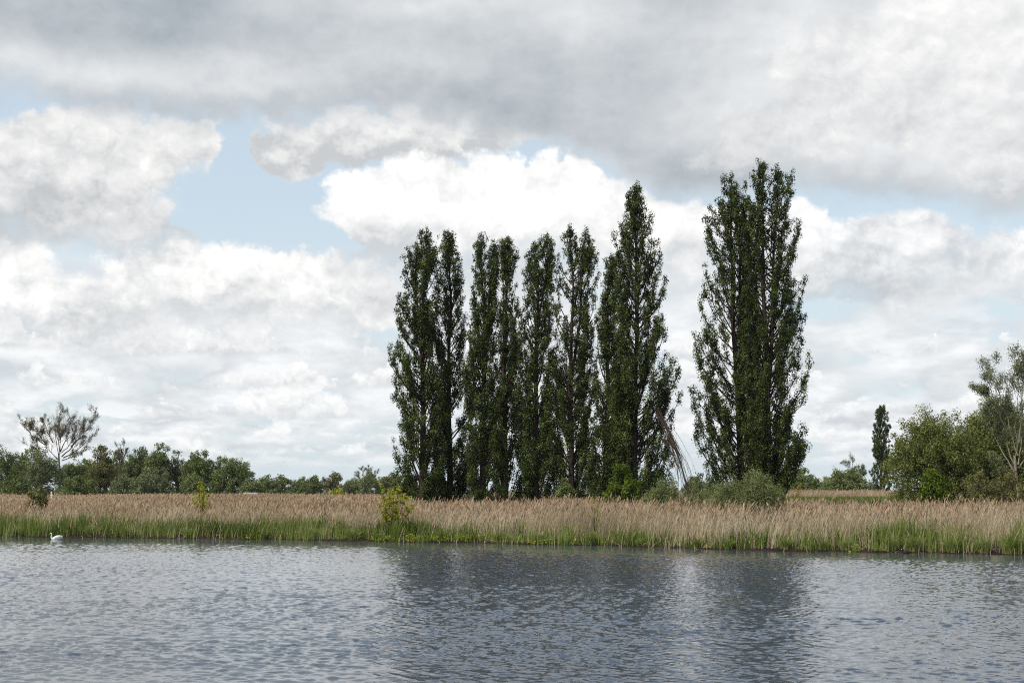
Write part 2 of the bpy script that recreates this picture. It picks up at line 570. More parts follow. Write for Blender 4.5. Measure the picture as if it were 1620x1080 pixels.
# ------------------------------------------------------------------ shoreline, ground, water
GZ = 0.28
SH = [at(px, py, 50) for px, py in ((-200, 846.5), (0, 849), (300, 852), (600, 856), (800, 860), (950, 863.5), (1100, 868), (1270, 871.5), (1450, 875), (1620, 878), (1800, 882))]
SHP = []
for p in SH:                                # slide each ray down to the water
    k = CAMZ / (CAMZ - p.z)
    SHP.append((p.x * k, p.y * k))
SHX = np.array([p[0] for p in SHP]); SHY = np.array([p[1] for p in SHP])
SL0 = (SHY[1] - SHY[0]) / (SHX[1] - SHX[0]); SL1 = (SHY[-1] - SHY[-2]) / (SHX[-1] - SHX[-2])
_wa = rng.uniform(0, 6.28, 8); _wk = np.array([0.35, 0.62, 1.1, 1.7, 2.9, 4.3, 6.1, 8.7]); _wm = np.array([0.30, 0.26, 0.20, 0.16, 0.12, 0.09, 0.07, 0.05])


def shore(x):
    x = np.asarray(x, float)
    y = np.interp(x, SHX, SHY)
    y = np.where(x < SHX[0], SHY[0] + (np.maximum(x, -400) - SHX[0]) * SL0 * 0.7, y)
    y = np.where(x > SHX[-1], SHY[-1] + (np.minimum(x, 90) - SHX[-1]) * SL1, y)
    wob = sum(m * np.sin(k * x + a) for k, m, a in zip(_wk, _wm, _wa))
    return y + wob * 1.1


_na = rng.uniform(0, 6.28, (24, 3)); _nd = rng.uniform(-1, 1, (24, 2))


def fnoise(x, y, scale, seed=0):
    """cheap smooth noise around 0, about +-1"""
    r = np.random.default_rng(seed)
    out = 0
    for i in range(10):
        k = r.normal(size=2) / scale * r.uniform(0.5, 2.2)
        out = out + np.sin(k[0] * x + k[1] * y + r.uniform(0, 6.28)) * r.uniform(0.5, 1)
    return out / 2.6


def ground_z(x, y):
    s = (y - shore(x)) * 0.92
    z = np.interp(s, [-200, -10, -2.5, -0.6, -0.12, 0.0, 0.1, 0.35, 1.5, 6, 40], [-2.2, -1.8, -0.7, -0.28, -0.12, 0.0, 0.04, 0.07, 0.12, GZ, GZ])
    near = np.interp(y, [-60, -6, 0.5, 3], [1.45, 1.4, 1.2, -2])
    z = np.where(y < 3, np.maximum(z, near), z)
    return z


def build_ground():
    xs = np.concatenate([-np.geomspace(2200, 62, 20), np.arange(-60, 44, 0.35), np.geomspace(46, 2200, 20)])
    ss = np.concatenate([-np.geomspace(1800, 14, 22), [-10, -6, -3, -1.5, -0.7, -0.35, -0.2, -0.1, 0, 0.06, 0.12, 0.2, 0.3, 0.45, 0.8, 1.4, 2.4, 4, 7, 12, 20, 30, 45, 65, 95, 140, 200, 300, 450, 700, 1100, 1800]])
    X, S = np.meshgrid(xs, ss)
    sy = shore(X)
    Y = np.where(S < 0, sy + S / 0.92, sy + S / 0.92)
    Z = ground_z(X, Y)
    Z = Z + np.where((S > 0.05) & (S < 12), 0.03 * fnoise(X, Y, 1.3, 3), 0)
    h, w = X.shape
    idx = np.arange(h * w).reshape(h, w)
    F = np.stack([idx[:-1, :-1], idx[:-1, 1:], idx[1:, 1:], idx[1:, :-1]], -1).reshape(-1, 4)
    me = mesh_np('ground', np.stack([X, Y, Z], -1).reshape(-1, 3), F, smooth=True)
    m, nt, out = new_mat('marsh soil and meadow')
    geo = nt.nodes.new('ShaderNodeNewGeometry')
    n1 = noise(nt, geo.outputs['Position'], 0.9, 8, 0.65)
    n2 = noise(nt, geo.outputs['Position'], 0.06, 5, 0.6)
    soil = ramp(nt, N(nt, n1.outputs[0]), [(0.3, (0.012, 0.007, 0.005)), (0.55, (0.032, 0.019, 0.012)), (0.75, (0.075, 0.050, 0.030))])
    mead = ramp(nt, N(nt, n2.outputs[0]), [(0.35, (0.10, 0.115, 0.045)), (0.55, (0.17, 0.15, 0.075)), (0.7, (0.24, 0.19, 0.12))])
    sp = nt.nodes.new('ShaderNodeSeparateXYZ'); nt.links.new(geo.outputs['Position'], sp.inputs[0])
    c = mixc(nt, N(nt, sp.outputs[1]).smooth(120, 170), soil, mead)
    p = nt.nodes.new('ShaderNodeBsdfPrincipled')
    p.inputs['Roughness'].default_value = 0.9
    p.inputs['Specular IOR Level'].default_value = 0.1
    nt.links.new(c, p.inputs['Base Color'])
    nt.links.new(p.outputs[0], out.inputs[0])
    tag(link_obj('ground', me, m), kind='structure')


def build_water():
    fy = [15.0]
    while fy[-1] < 92:
        fy.append(fy[-1] * 1.0029)
    ys = np.concatenate([-np.geomspace(400, 4, 8), [4, 9, 13], fy, [94, 98, 105, 120, 160, 240]])
    us = np.concatenate([-np.geomspace(30, 0.43, 12), np.linspace(-0.42, 0.42, 1000), np.geomspace(0.43, 30, 12)])
    U, Y = np.meshgrid(us, ys)
    X = U * np.clip(Y, 14, 100)
    r = np.random.default_rng(5)
    Z = np.zeros_like(X)
    n = 60
    lam = np.geomspace(0.17, 1.6, n) * r.uniform(0.9, 1.1, n)
    th = np.radians(-97) + r.normal(0, 1, n) * np.interp(lam, [0.2, 0.6, 2.0], [0.75, 0.55, 0.3])                 # wind drives the chop towards the camera
    slope = (lam / 0.4) ** np.where(lam < 0.4, -0.05, -1.9)
    slope *= 0.15 / math.sqrt((slope ** 2).sum() / 2)
    gust = np.clip(0.95 + 0.30 * fnoise(X * 0.6, Y * 0.8, 9, 8) + 0.12 * fnoise(X, Y, 2.5, 9), 0.4, 1.5)
    wx = 0.5 * fnoise(X, Y, 3.5, 21); wy = 0.4 * fnoise(X, Y, 3.1, 22)
    for i in range(n):
        k = 2 * np.pi / lam[i]
        ph = k * ((X + wx) * np.cos(th[i]) + (Y + wy) * np.sin(th[i])) + r.uniform(0, 6.28)
        s = np.sin(ph)
        Z += slope[i] / k * (s - 0.38 * np.cos(2 * ph))
    fade = np.clip((Y - 13) / 6, 0, 1) * np.clip((0.42 - np.abs(U)) / 0.02, 0, 1) * np.clip((96 - Y) / 4, 0, 1)
    gust = gust * np.interp(Y, [20, 34, 50, 80], [1.3, 1.22, 1.05, 0.85])
    lee = np.clip((shore(X) - Y) / 9.0, 0.32, 1.0)              # calmer under the bank
    Z *= gust * fade * lee
    h, w = X.shape
    idx = np.arange(h * w).reshape(h, w)
    F = np.stack([idx[:-1, :-1], idx[:-1, 1:], idx[1:, 1:], idx[1:, :-1]], -1).reshape(-1, 4)
    me = mesh_np('river_water', np.stack([X, Y, Z], -1).reshape(-1, 3), F, smooth=True)
    m, nt, out = new_mat('rippled river water')
    geo = nt.nodes.new('ShaderNodeNewGeometry')
    n1 = noise(nt, geo.outputs['Position'], 7.0, 4, 0.6, 0.3, stretch=(0.55, 1.0, 1.0))
    b = nt.nodes.new('ShaderNodeBump')
    b.inputs['Strength'].default_value = 0.25
    b.inputs['Distance'].default_value = 0.02
    nt.links.new(n1.outputs[0], b.inputs['Height'])
    p = nt.nodes.new('ShaderNodeBsdfPrincipled')
    p.inputs['Base Color'].default_value = (0.064, 0.080, 0.098, 1)
    p.inputs['Roughness'].default_value = 0.06
    p.inputs['IOR'].default_value = 1.333
    nt.links.new(b.outputs[0], p.inputs['Normal'])
    nt.links.new(p.outputs[0], out.inputs[0])
    tag(link_obj('river_water', me, m), kind='structure')


build_ground()
build_water()


def ramify(P0, R0, levels, rnd, up=0.25):
    """grow children from polylines P0 (n,k,3); returns all levels"""
    out = [(P0, R0)]
    P, R = P0, R0
    for (m, lo, hi, ratio, ang) in levels:
        n, k, _ = P.shape
        par = np.repeat(np.arange(n), m)
        t = rnd.uniform(lo, hi, len(par))
        f = t * (k - 1); i0 = np.minimum(f.astype(int), k - 2); w = (f - i0)[:, None]
        A = P[par, i0] * (1 - w) + P[par, i0 + 1] * w
        T = unit(P[par, i0 + 1] - P[par, i0])
        L = np.linalg.norm(P[par, -1] - P[par, 0], axis=1) * ratio * rnd.uniform(0.55, 1.2, len(par)) * (1.15 - 0.5 * t)
        side = unit(np.cross(T, rnd.normal(size=T.shape)))
        an = np.radians(rnd.normal(ang, 9, len(par)))[:, None]
        d = unit(T * np.cos(an) + side * np.sin(an) + np.array([0, 0, up]))
        kk = 5
        s = np.linspace(0, 1, kk)
        bend = unit(d + np.array([0, 0, up * 1.6]) + rnd.normal(0, 0.12, d.shape))
        Q = A[:, None] + (d[:, None] * (s - s ** 2 / 2)[None, :, None] + bend[:, None] * (s ** 2 / 2)[None, :, None]) * L[:, None, None]
        Q[:, 1:] += rnd.normal(0, 0.025, (len(par), kk - 1, 3)) * L[:, None, None]
        r0 = np.maximum((R[par, i0] * 0.62), 0.008)
        Rr = r0[:, None] * (1 - 0.65 * s)[None]
        out.append((Q, Rr))
        P, R = Q, Rr
    return out


# ------------------------------------------------------------------ poplars
def polyline_at(P, z):
    """x, y of a rising polyline at heights z"""
    return np.interp(z, P[:, 2], P[:, 0]), np.interp(z, P[:, 2], P[:, 1])


def poplar(bx, Y, tops, env, label, group, nlimb=80, leaf=0.135, dens=1.0, zlow=0.05, bark='bark_red', fork=0.3, seed=1, bough=None, leafmat='poplar_leaf'):
    """bx base pixel; tops [(px, py)] of the leaders; env [(py, left px, right px)] outline"""
    global rng
    rng = np.random.default_rng(seed)
    b = at(bx, 772, Y)
    base = np.array([b.x, Y, GZ])
    root = thing('poplar_tree', tuple(base), label, 'tree', group)
    T = [np.array([*at(px, py, Y)]) - base for px, py in tops]
    H = max(t[2] for t in T)
    ez = np.array([at(0, e[0], Y).z - GZ for e in env])
    el = np.array([at(e[1], e[0], Y).x - base[0] for e in env])
    er = np.array([at(e[2], e[0], Y).x - base[0] for e in env])
    o = np.argsort(ez); ez, el, er = ez[o], el[o], er[o]
    parts = []
    leaders = []
    k = 26
    for i, t in enumerate(T):
        s = np.linspace(0, 1, k)
        z = t[2] * s
        f = np.clip((s - fork) / (1 - fork), 0, 1) if len(T) > 1 else s
        xoff = t[0] * (f ** 0.75 if len(T) > 1 else f ** 1.1)
        wig = 0.16 * np.sin(s * 9 + rng.uniform(0, 6)) * s + 0.07 * np.sin(s * 23 + rng.uniform(0, 6)) * s
        yo = (rng.uniform(-0.8, 0.8) if i else 0) * f + 0.15 * np.sin(s * 8 + rng.uniform(0, 6)) * s
        P = np.stack([xoff + wig, yo, z], 1)
        leaders.append(P)
        r0 = 0.030 * H ** 0.9 * (1 if i == 0 else 0.75)
        R = r0 * (1 - s) ** 0.85 * 0.5 + 0.02 + (0.28 * np.exp(-s * 22) if i == 0 else 0)
        parts.append(tubes(P[None], R[None], 9))
    # limbs that sweep out and turn up
    nl = int(nlimb * 1.65)
    zend = H * (zlow + 0.02 + (0.98 - zlow) * rng.random(nl) ** 0.85)
    li = rng.integers(0, len(T), nl)
    LP, LR, LC, LCr = [], [], [], []
    for j in range(nl):
        P = leaders[li[j]]
        ze = min(zend[j], P[-1, 2] * 0.985)
        L = min(ze * 0.85, H * rng.uniform(0.10, 0.27) * (0.45 + 0.7 * (1 - ze / H)))
        z0 = ze - L
        x0, y0 = polyline_at(P, z0)
        cx, cy_ = polyline_at(P, ze)
        xl, xr = np.interp(ze, ez, el), np.interp(ze, ez, er)
        ph = rng.uniform(0, 2 * np.pi)
        u = math.sqrt(rng.uniform(0.18, 1.0)) * rng.uniform(0.95, 1.14)
        co, si = math.cos(ph), math.sin(ph)
        co = math.copysign(abs(co) ** 0.7, co)
        hx = max(0.12, (xr - cx) if co > 0 else (cx - xl))
        hy = max(0.2, (xr - xl) * 0.43)
        ex, ey = cx + u * co * hx, cy_ + u * si * hy
        t = np.linspace(0, 1, 9)
        e = 1 - (1 - t) ** 1.9
        wob = 0.10 * np.sin(t * 7 + rng.uniform(0, 6)) * t
        q = np.stack([x0 + (ex - x0) * e + wob, y0 + (ey - y0) * e + wob * 0.5, z0 + L * t], 1)
        LP.append(q)
        LR.append((0.016 + 0.009 * L) * (1 - t * 0.85) + 0.006)
        m = max(3, int(L / 0.42))
        tt = np.clip(np.linspace(rng.uniform(0.2, 0.5), 1.03, m) + rng.normal(0, 0.03, m), 0, 1.04)
        for a_ in tt:
            if rng.random() < 0.13:
                continue
            c = np.array([np.interp(min(a_, 1), t, q[:, i]) for i in range(3)])
            side = rng.normal(0, 0.11, 3)
            LC.append(c + side + np.array([0, 0, 0.12 + max(0, a_ - 1) * L]))
            LCr.append(rng.uniform(0.20, 0.46) * (0.75 + 0.35 * (1 - ze / H)))
    # the leaders wear leaves near their tips and sparsely below
    for P in leaders:
        for a_ in np.concatenate([rng.uniform(0.55, 1.0, 34), rng.uniform(0.86, 1.005, 22)]):
            c = np.array([np.interp(a_ * P[-1, 2], P[:, 2], P[:, i]) for i in range(3)])
            LC.append(c + rng.normal(0, 0.16, 3) * np.array([1, 1, 1.4])); LCr.append(rng.uniform(0.16, 0.34))
    V, F = tubes(np.array(LP), np.array(LR), 4)
    parts.append((V, F))
    V, F = merge(parts)
    link_obj('trunk', mesh_np('trunk', V, F, smooth=True), M[bark], root)
    LC, LCr = np.array(LC), np.array(LCr)
    per = np.maximum(8, (68 * dens * (LCr / 0.32) ** 2).astype(int))
    crown_part(root, 'crown', LC, LCr, per, leaf, M[leafmat], elong=1.45, aspect=0.7, updir=(0, 0, 1), upw=0.25)
    if bough:
        bp, mats = [], None
        for (x0, y0, x1, y1, n, sp) in bough:
            A = np.array([*at(x0, y0, Y - 1.5)]) - base; B = np.array([*at(x1, y1, Y - 3.2)]) - base
            t = np.linspace(0, 1, 8)[None, :, None]
            jit0 = rng.normal(0, 0.12, (n, 1, 3)); jit1 = rng.normal(0, 1, (n, 1, 3)) * np.array([sp, 0.6, 1.0])
            sag = rng.uniform(0.3, 1.2, (n, 1, 1)) * np.array([0.45, 0, 0])
            P = A + jit0 + (B + jit1 - A - jit0) * t + sag * np.sin(t * np.pi) + rng.normal(0, 0.04, (n, 8, 3))
            R = np.linspace(0.026, 0.008, 8)[None] * rng.uniform(0.7, 1.2, (n, 1))
            R[0] *= 4.2; R[1] *= 2.2
            for q_, (PP, RR) in enumerate(ramify(P, R, [(4, 0.25, 1.0, 0.16, 22)], rng, -0.35)):
                bp.append(tubes(PP, np.maximum(RR, 0.007), 4 if q_ == 0 else 3))
        V, F = merge(bp)
        o = link_obj('broken_bough', mesh_np('broken_bough', V, F, smooth=True), M['twig_grey'], root)
        o['label'] = 'dead broken bough hanging down to the reeds'
    return root


ROW = 'poplars in the long row'
poplar(668, 122, [(673, 362), (660, 400)], [(362, 664, 684), (390, 645, 690), (430, 634, 692), (480, 628, 694), (530, 621, 696), (640, 620, 704), (700, 620, 706), (780, 632, 704)],
       'broad poplar at the open left end of the row, foliage down to the reeds', ROW, 112, seed=31, fork=0.45)
poplar(712, 124, [(710, 368)], [(368, 702, 717), (400, 694, 727), (460, 686, 736), (520, 682, 744), (600, 680, 750), (700, 680, 752), (780, 684, 748)],
       'poplar standing second from the open left end of the row', ROW, 98, seed=32)
poplar(764, 121, [(764, 371), (785, 388)], [(371, 759, 788), (400, 748, 789), (440, 739, 788), (520, 734, 788), (600, 732, 790), (700, 736, 800), (780, 742, 798)],
       'poplar with a small second spire, third from the open left end', ROW, 104, seed=33, fork=0.72)
poplar(798, 126, [(801, 377)], [(377, 795, 808), (410, 791, 817), (470, 791, 823), (560, 790, 824), (660, 786, 830), (780, 784, 828)],
       'thin narrow poplar squeezed between two fuller ones, fourth from the left end', ROW, 70, seed=34)
poplar(848, 122, [(850, 386), (865, 377)], [(377, 843, 872), (410, 830, 877), (460, 820, 876), (540, 814, 873), (640, 812, 876), (720, 812, 882), (780, 816, 880)],
       'poplar with a forked feathery top near the middle of the row', ROW, 112, seed=35, fork=0.6)
poplar(904, 121, [(904, 362), (928, 366)], [(362, 897, 934), (395, 883, 941), (440, 876, 944), (500, 870, 940), (560, 866, 938), (650, 864, 944), (720, 860, 950), (780, 868, 944)],
       'poplar with two equal spires at its top, beside the tallest of the row', ROW, 104, seed=36, fork=0.5)
poplar(956, 119, [(966, 406)], [(406, 961, 974), (440, 952, 985), (500, 944, 985), (560, 938, 990), (650, 932, 990), (720, 926, 988), (780, 928, 985)],
       'shortest poplar of the row, leaning against the tallest one', ROW, 84, seed=37)
poplar(1003, 117, [(1008, 296)], [(296, 1002, 1013), (330, 987, 1030), (370, 975, 1047), (410, 974, 1050), (440, 972, 1058), (500, 968, 1052), (540, 964, 1060), (580, 962, 1074), (620, 962, 1074), (680, 966, 1064), (740, 970, 1056), (785, 980, 1036)],
       'tallest poplar of the row, at its right end with a broken bough', ROW, 150, seed=38,
       bough=[(1036, 646, 1090, 772, 20, 0.36), (1048, 690, 1078, 756, 6, 0.3)])
poplar(1172, 118, [(1153, 275), (1172, 310)], [(275, 1146, 1162), (300, 1134, 1174), (340, 1119, 1187), (420, 1108, 1195), (520, 1096, 1200), (580, 1094, 1205), (660, 1104, 1210), (720, 1112, 1212), (775, 1125, 1200)],
       'left tree of the tall separate pair of poplars, slightly the shorter', 'tall pair of poplars', 128, seed=41, fork=0.22)
poplar(1216, 116, [(1205, 254), (1234, 266)], [(254, 1190, 1240), (280, 1178, 1252), (320, 1170, 1269), (400, 1172, 1268), (500, 1168, 1274), (560, 1160, 1286), (640, 1160, 1284), (700, 1164, 1274), (740, 1170, 1258), (775, 1180, 1245)],
       'right tree of the separate pair, the highest poplar of all', 'tall pair of poplars', 165, seed=42, fork=0.35)
poplar(1393, 300, [(1394, 643)], [(643, 1388, 1400), (670, 1380, 1408), (720, 1378, 1409), (760, 1379, 1408), (780, 1384, 1404)],
       'small far poplar standing alone beside the big willow', None, 76, leaf=0.24, dens=0.8, seed=43)


# ------------------------------------------------------------------ broadleaf trees, bare trees, shrubs
def broad(name, bx, Y, ytop, xl, xr, label, cat='tree', group=None, mat='wood_mid', ybot=None, trunk=0.03, nlobe=10, nclump=150, per=46, leaf=0.34, rad=(0.5, 1.0),
          seed=1, bark='bark', aspect=0.6, upw=0.0, elong=1.0, stems=1, open_=0.0, flat=1.0, base_z=None):
    """a round-headed tree or shrub whose outline spans xl..xr pixels and reaches ytop"""
    global rng
    rng = np.random.default_rng(seed)
    p = at(bx, 772, Y)
    gz = GZ if base_z is None else base_z
    base = np.array([p.x, Y, gz])
    root = thing(name, tuple(base), label, cat, group)
    H = at(bx, ytop, Y).z - gz
    L = at(xl, 772, Y).x - base[0]; R = at(xr, 772, Y).x - base[0]
    cx, hw = (L + R) / 2, (R - L) / 2 * (1.22 if Y > 250 else 1.0)
    zb = H * trunk
    hz = (H - zb) / 2
    # lobes on an uneven dome
    lob = []
    for i in range(nlobe):
        for _ in range(30):
            d = unit(rng.normal(size=3)); d[2] = abs(d[2]) * 1.0 - 0.35
            u = rng.uniform(0.35, 0.66)
            c = np.array([cx + d[0] * hw * u, d[1] * hw * u * flat, zb + hz + d[2] * hz * u * 1.05])
            r = min(hw, hz) * rng.uniform(0.40, 0.60)
            if all(np.linalg.norm(c - q[0]) > 0.55 * (r + q[1]) * 0.9 for q in lob):
                break
        lob.append((c, r))
    lob.append((np.array([cx + rng.uniform(-0.3, 0.3) * hw, 0, H - hz * 0.42]), min(hw * 0.5, hz * 0.42)))
    w = np.array([q[1] ** 2 for q in lob]); w /= w.sum()
    ii = rng.choice(len(lob), nclump, p=w)
    d = unit(rng.normal(size=(nclump, 3)) + np.array([0, 0, 0.35]))
    uu = rng.random(nclump) ** 0.33
    lc = np.array([q[0] for q in lob])[ii]; lr = np.array([q[1] for q in lob])[ii]
    cc = lc + d * (lr * uu)[:, None]
    cc[:, 2] = np.maximum(cc[:, 2], 0.15 * H * trunk + 0.1)
    # skirts reach down
    low = rng.random(nclump) < 0.30
    cc[low, 2] = rng.uniform(zb * 0.5 + 0.02 * H, zb + hz * 0.9, low.sum())
    cc[low, 0] = cx + rng.uniform(-0.86, 0.86, low.sum()) * hw
    cr = rng.uniform(rad[0], rad[1], nclump)
    # wood
    parts = []
    t = np.linspace(0, 1, 7)
    if stems == 1:
        P = np.stack([cx * 0.6 * t ** 1.5 + 0.1 * np.sin(t * 5), 0 * t, (zb + hz * 1.1) * t], 1)
        parts.append(tubes(P[None], (0.028 * H * (1 - 0.75 * t) + 0.02)[None], 8))
    st = rng.choice(nclump, min(nclump, 70 if stems == 1 else stems * 3), replace=False)
    B = cc[st]
    if stems == 1:
        s0 = np.clip(rng.uniform(0.45, 1.0, len(st)), 0, 1)
        A = np.stack([cx * 0.6 * s0 ** 1.5, 0 * s0, (zb + hz * 1.1) * s0], 1)
        A[:, 2] = np.minimum(A[:, 2], np.maximum(B[:, 2] * 0.9, 0.3))
    else:
        A = rng.normal(0, 0.22, (len(st), 3)) * np.array([hw * 0.4, hw * 0.3, 0]) + np.array([cx * 0.3, 0, 0])
    tt = t[None, :, None]
    Q = A[:, None] + (B - A)[:, None] * tt
    Q[..., 2] += (np.sin(t * np.pi) * 0.10)[None] * np.linalg.norm(B - A, axis=1)[:, None]
    Q += rng.normal(0, 0.02, Q.shape) * np.linalg.norm(B - A, axis=1)[:, None, None]
    rr = (0.010 if stems == 1 else 0.007) * H
    parts.append(tubes(Q, rr * (1 - 0.8 * t)[None] * rng.uniform(0.6, 1.2, (len(st), 1)) + 0.006, 4))
    V, F = merge(parts)
    link_obj('trunk' if stems == 1 else 'stems', mesh_np('trunk', V, F, smooth=True), M[bark], root)
    crown_part(root, 'crown', cc, cr, per, leaf, M[mat], elong=elong, aspect=aspect, updir=(0, 0, 1), upw=upw, shell=True, spread=0.24)
    return root


def bare(name, bx, Y, limbs, label, cat='tree', group=None, bark='bark', leafmat=None, leaf=0.2, nleaf=0, levels=None, seed=1, rad=0.2, up=0.2, rmin=0.012, lrad=0.35, nper=5):
    """limbs [(px0,py0, px1,py1, depth offset)] drawn as the boughs of the tree"""
    global rng
    rng = np.random.default_rng(seed)
    p = at(bx, 772, Y)
    base = np.array([p.x, Y, GZ])
    root = thing(name, tuple(base), label, cat, group)
    P0, R0 = [], []
    t = np.linspace(0, 1, 9)
    for i, (x0, y0, x1, y1, dy) in enumerate(limbs):
        A = np.array([*at(x0, y0, Y)]) - base; B = np.array([*at(x1, y1, Y)]) - base + np.array([0, dy, 0])
        A[1] += rng.normal(0, 0.1)
        q = A + (B - A) * t[:, None]
        q[:, 2] -= np.sin(t * np.pi) * 0.07 * np.linalg.norm(B - A)
        q[:, 1] += np.sin(t * np.pi) * rng.normal(0, 0.05) * np.linalg.norm(B - A)
        q += rng.normal(0, 0.012, q.shape) * np.linalg.norm(B - A) * (t * (1 - t) * 4)[:, None]
        P0.append(q); R0.append(rad * (1 - 0.8 * t) * rng.uniform(0.7, 1.1))
    P0, R0 = np.array(P0), np.array(R0)
    levels = levels or [(7, 0.25, 1.0, 0.42, 34), (5, 0.2, 1.0, 0.5, 32), (4, 0.2, 1.0, 0.55, 30)]
    lv = ramify(P0, R0, levels, rng, up)
    parts = [tubes(P, np.maximum(R, rmin), 6 if i == 0 else 3) for i, (P, R) in enumerate(lv)]
    # the stem below the boughs
    foot = P0[:, 0].mean(0)
    s = np.linspace(0, 1, 6)
    S = np.stack([foot[0] * s, foot[1] * s, max(foot[2], 0.4) * s], 1)
    parts.append(tubes(S[None], (rad * 1.5 * (1 - 0.25 * s) + 0.02)[None], 8))
    V, F = merge(parts)
    link_obj('trunk', mesh_np('trunk', V, F, smooth=True), M[bark], root)
    if leafmat:
        tip = np.concatenate([lv[-1][0].reshape(-1, 3), lv[-2][0].reshape(-1, 3)])
        tip = tip[rng.choice(len(tip), min(nleaf, len(tip)), replace=False)]
        crown_part(root, 'crown', tip, np.full(len(tip), lrad), nper, leaf, M[leafmat], aspect=0.55)
    return root

# ------------------------------------------------------------------ the wood on the left, the far line, the right bank
W = 'trees of the wood on the left'
broad('broadleaf_tree', -30, 285, 688, -62, 6, 'dark tree cut by the left edge, first tree of the wood', group=W, mat='wood_dark', nclump=137, seed=50)
broad('broadleaf_tree', 16, 280, 700, -14, 44, 'dark green round tree second in the wood beyond the reeds', group=W, mat='wood_dark', nclump=212, seed=51)
broad('willow_tree', 64, 262, 703, 36, 95, 'grey green dome shaped willow in front of the sparse tall tree', group=W, mat='wood_grey', nclump=237, leaf=0.3, trunk=0.05, upw=0.2, seed=52)
bare('bare_tree', 97, 300, [(94, 728, 62, 690, 1), (74, 704, 34, 668, -1), (74, 704, 50, 666, 0.6), (93, 722, 82, 652, 0.5), (84, 700, 66, 662, 0.5), (95, 718, 103, 650, -0.5), (95, 716, 93, 655, 0.8), (96, 714, 112, 660, 0),
     (97, 716, 128, 672, 1), (98, 722, 150, 664, -1), (112, 706, 138, 672, 0.4), (100, 724, 144, 690, 0.6), (98, 728, 130, 712, 0.8), (92, 730, 44, 700, 1.2)],
     'tall sparse brown tree spreading bare boughs above the left wood', group=W, leafmat='bud_leaf', leaf=0.17, nleaf=9000, seed=53, rad=0.13, lrad=0.42, nper=2, rmin=0.013, up=0.22,
     levels=[(10, 0.3, 1.0, 0.42, 38), (6, 0.2, 1.0, 0.6, 36), (4, 0.2, 1.0, 0.6, 34)])
broad('broadleaf_tree', 112, 275, 720, 92, 146, 'low dark green tree under the sparse tall one', group=W, mat='wood_dark', nclump=187, seed=54)
broad('broadleaf_tree', 156, 272, 701, 137, 187, 'brownish green tree in the middle of the left wood', group=W, mat='wood_brown', nclump=212, seed=55)
broad('broadleaf_tree', 176, 292, 704, 165, 198, 'slim dark tree between the brownish tree and the dead snag', group=W, mat='wood_dark', nclump=112, seed=56)
bare('bare_tree', 192, 270, [(188, 745, 197, 702, 0), (190, 740, 186, 708, 0.5), (193, 728, 203, 708, -0.5)],
     'thin leafless snag rising out of the left wood', group=W, seed=57, rad=0.14, rmin=0.02, leafmat='bud_leaf', nleaf=420, leaf=0.18, nper=2, lrad=0.4)
broad('broadleaf_tree', 212, 285, 704, 194, 236, 'dark full tree just left of the highest one in the wood', group=W, mat='wood_dark', nclump=187, seed=58)
broad('broadleaf_tree', 248, 282, 693, 229, 268, 'highest green tree of the left wood with a pointed crown', group=W, mat='wood_mid', nclump=225, trunk=0.1, seed=59)
broad('broadleaf_tree', 281, 284, 700, 264, 299, 'light airy tree with sky showing through its crown', group=W, mat='wood_grey', nclump=100, leaf=0.32, rad=(0.4, 0.85), seed=60)
broad('broadleaf_tree', 322, 278, 711, 296, 348, 'dark broad tree before the last one of the left wood', group=W, mat='wood_dark', nclump=237, trunk=0.08, seed=61)
broad('broadleaf_tree', 367, 276, 719, 336, 398, 'dome shaped tree closing the left wood on its open side', group=W, mat='wood_mid', nclump=287, trunk=0.05, seed=62)
broad('willow_shrub', 196, 258, 748, 178, 216, 'small grey green willow at the foot of the snag', 'shrub', 'willows edging the left wood', mat='wood_grey', nclump=100, trunk=0.02, upw=0.2, stems=8, seed=63)
broad('willow_shrub', 239, 256, 738, 211, 268, 'wide grey green willow below the highest tree of the wood', 'shrub', 'willows edging the left wood', mat='wood_grey', nclump=150, trunk=0.02, upw=0.2, stems=8, seed=64)
broad('willow_shrub', 306, 258, 750, 280, 330, 'low dark willow between the two last big trees of the wood', 'shrub', 'willows edging the left wood', mat='wood_mid', nclump=112, trunk=0.02, stems=8, seed=65)
broad('willow_shrub', 402, 270, 752, 384, 414, 'low shrub trailing off the open end of the wood', 'shrub', 'willows edging the left wood', mat='wood_mid', nclump=87, trunk=0.02, stems=8, seed=66)
broad('thicket_shrub', 60, 255, 752, 2, 50, 'low dark thicket below the first trees of the wood', 'shrub', 'willows edging the left wood', mat='wood_dark', nclump=137, trunk=0.02, stems=8, seed=67)
broad('thicket_shrub', 110, 256, 748, 96, 150, 'low green thicket left of the brownish tree', 'shrub', 'willows edging the left wood', mat='wood_mid', nclump=125, trunk=0.02, stems=8, seed=68)

broad('broadleaf_tree', 40, 310, 706, 8, 78, 'mid green tree closing the wood behind the grey green dome', group=W, mat='wood_mid', nclump=160, leaf=0.4, seed=151)
broad('broadleaf_tree', 130, 312, 722, 100, 168, 'green tree in the second rank, right of the sparse tall tree', group=W, mat='wood_mid', nclump=150, leaf=0.4, seed=152)
broad('broadleaf_tree', 226, 314, 712, 190, 262, 'dark green tree in the second rank behind the highest green tree', group=W, mat='wood_dark', nclump=160, leaf=0.4, seed=153)
broad('broadleaf_tree', 300, 312, 716, 270, 336, 'dark green tree in the second rank right of the airy tree', group=W, mat='wood_dark', nclump=150, leaf=0.4, seed=154)

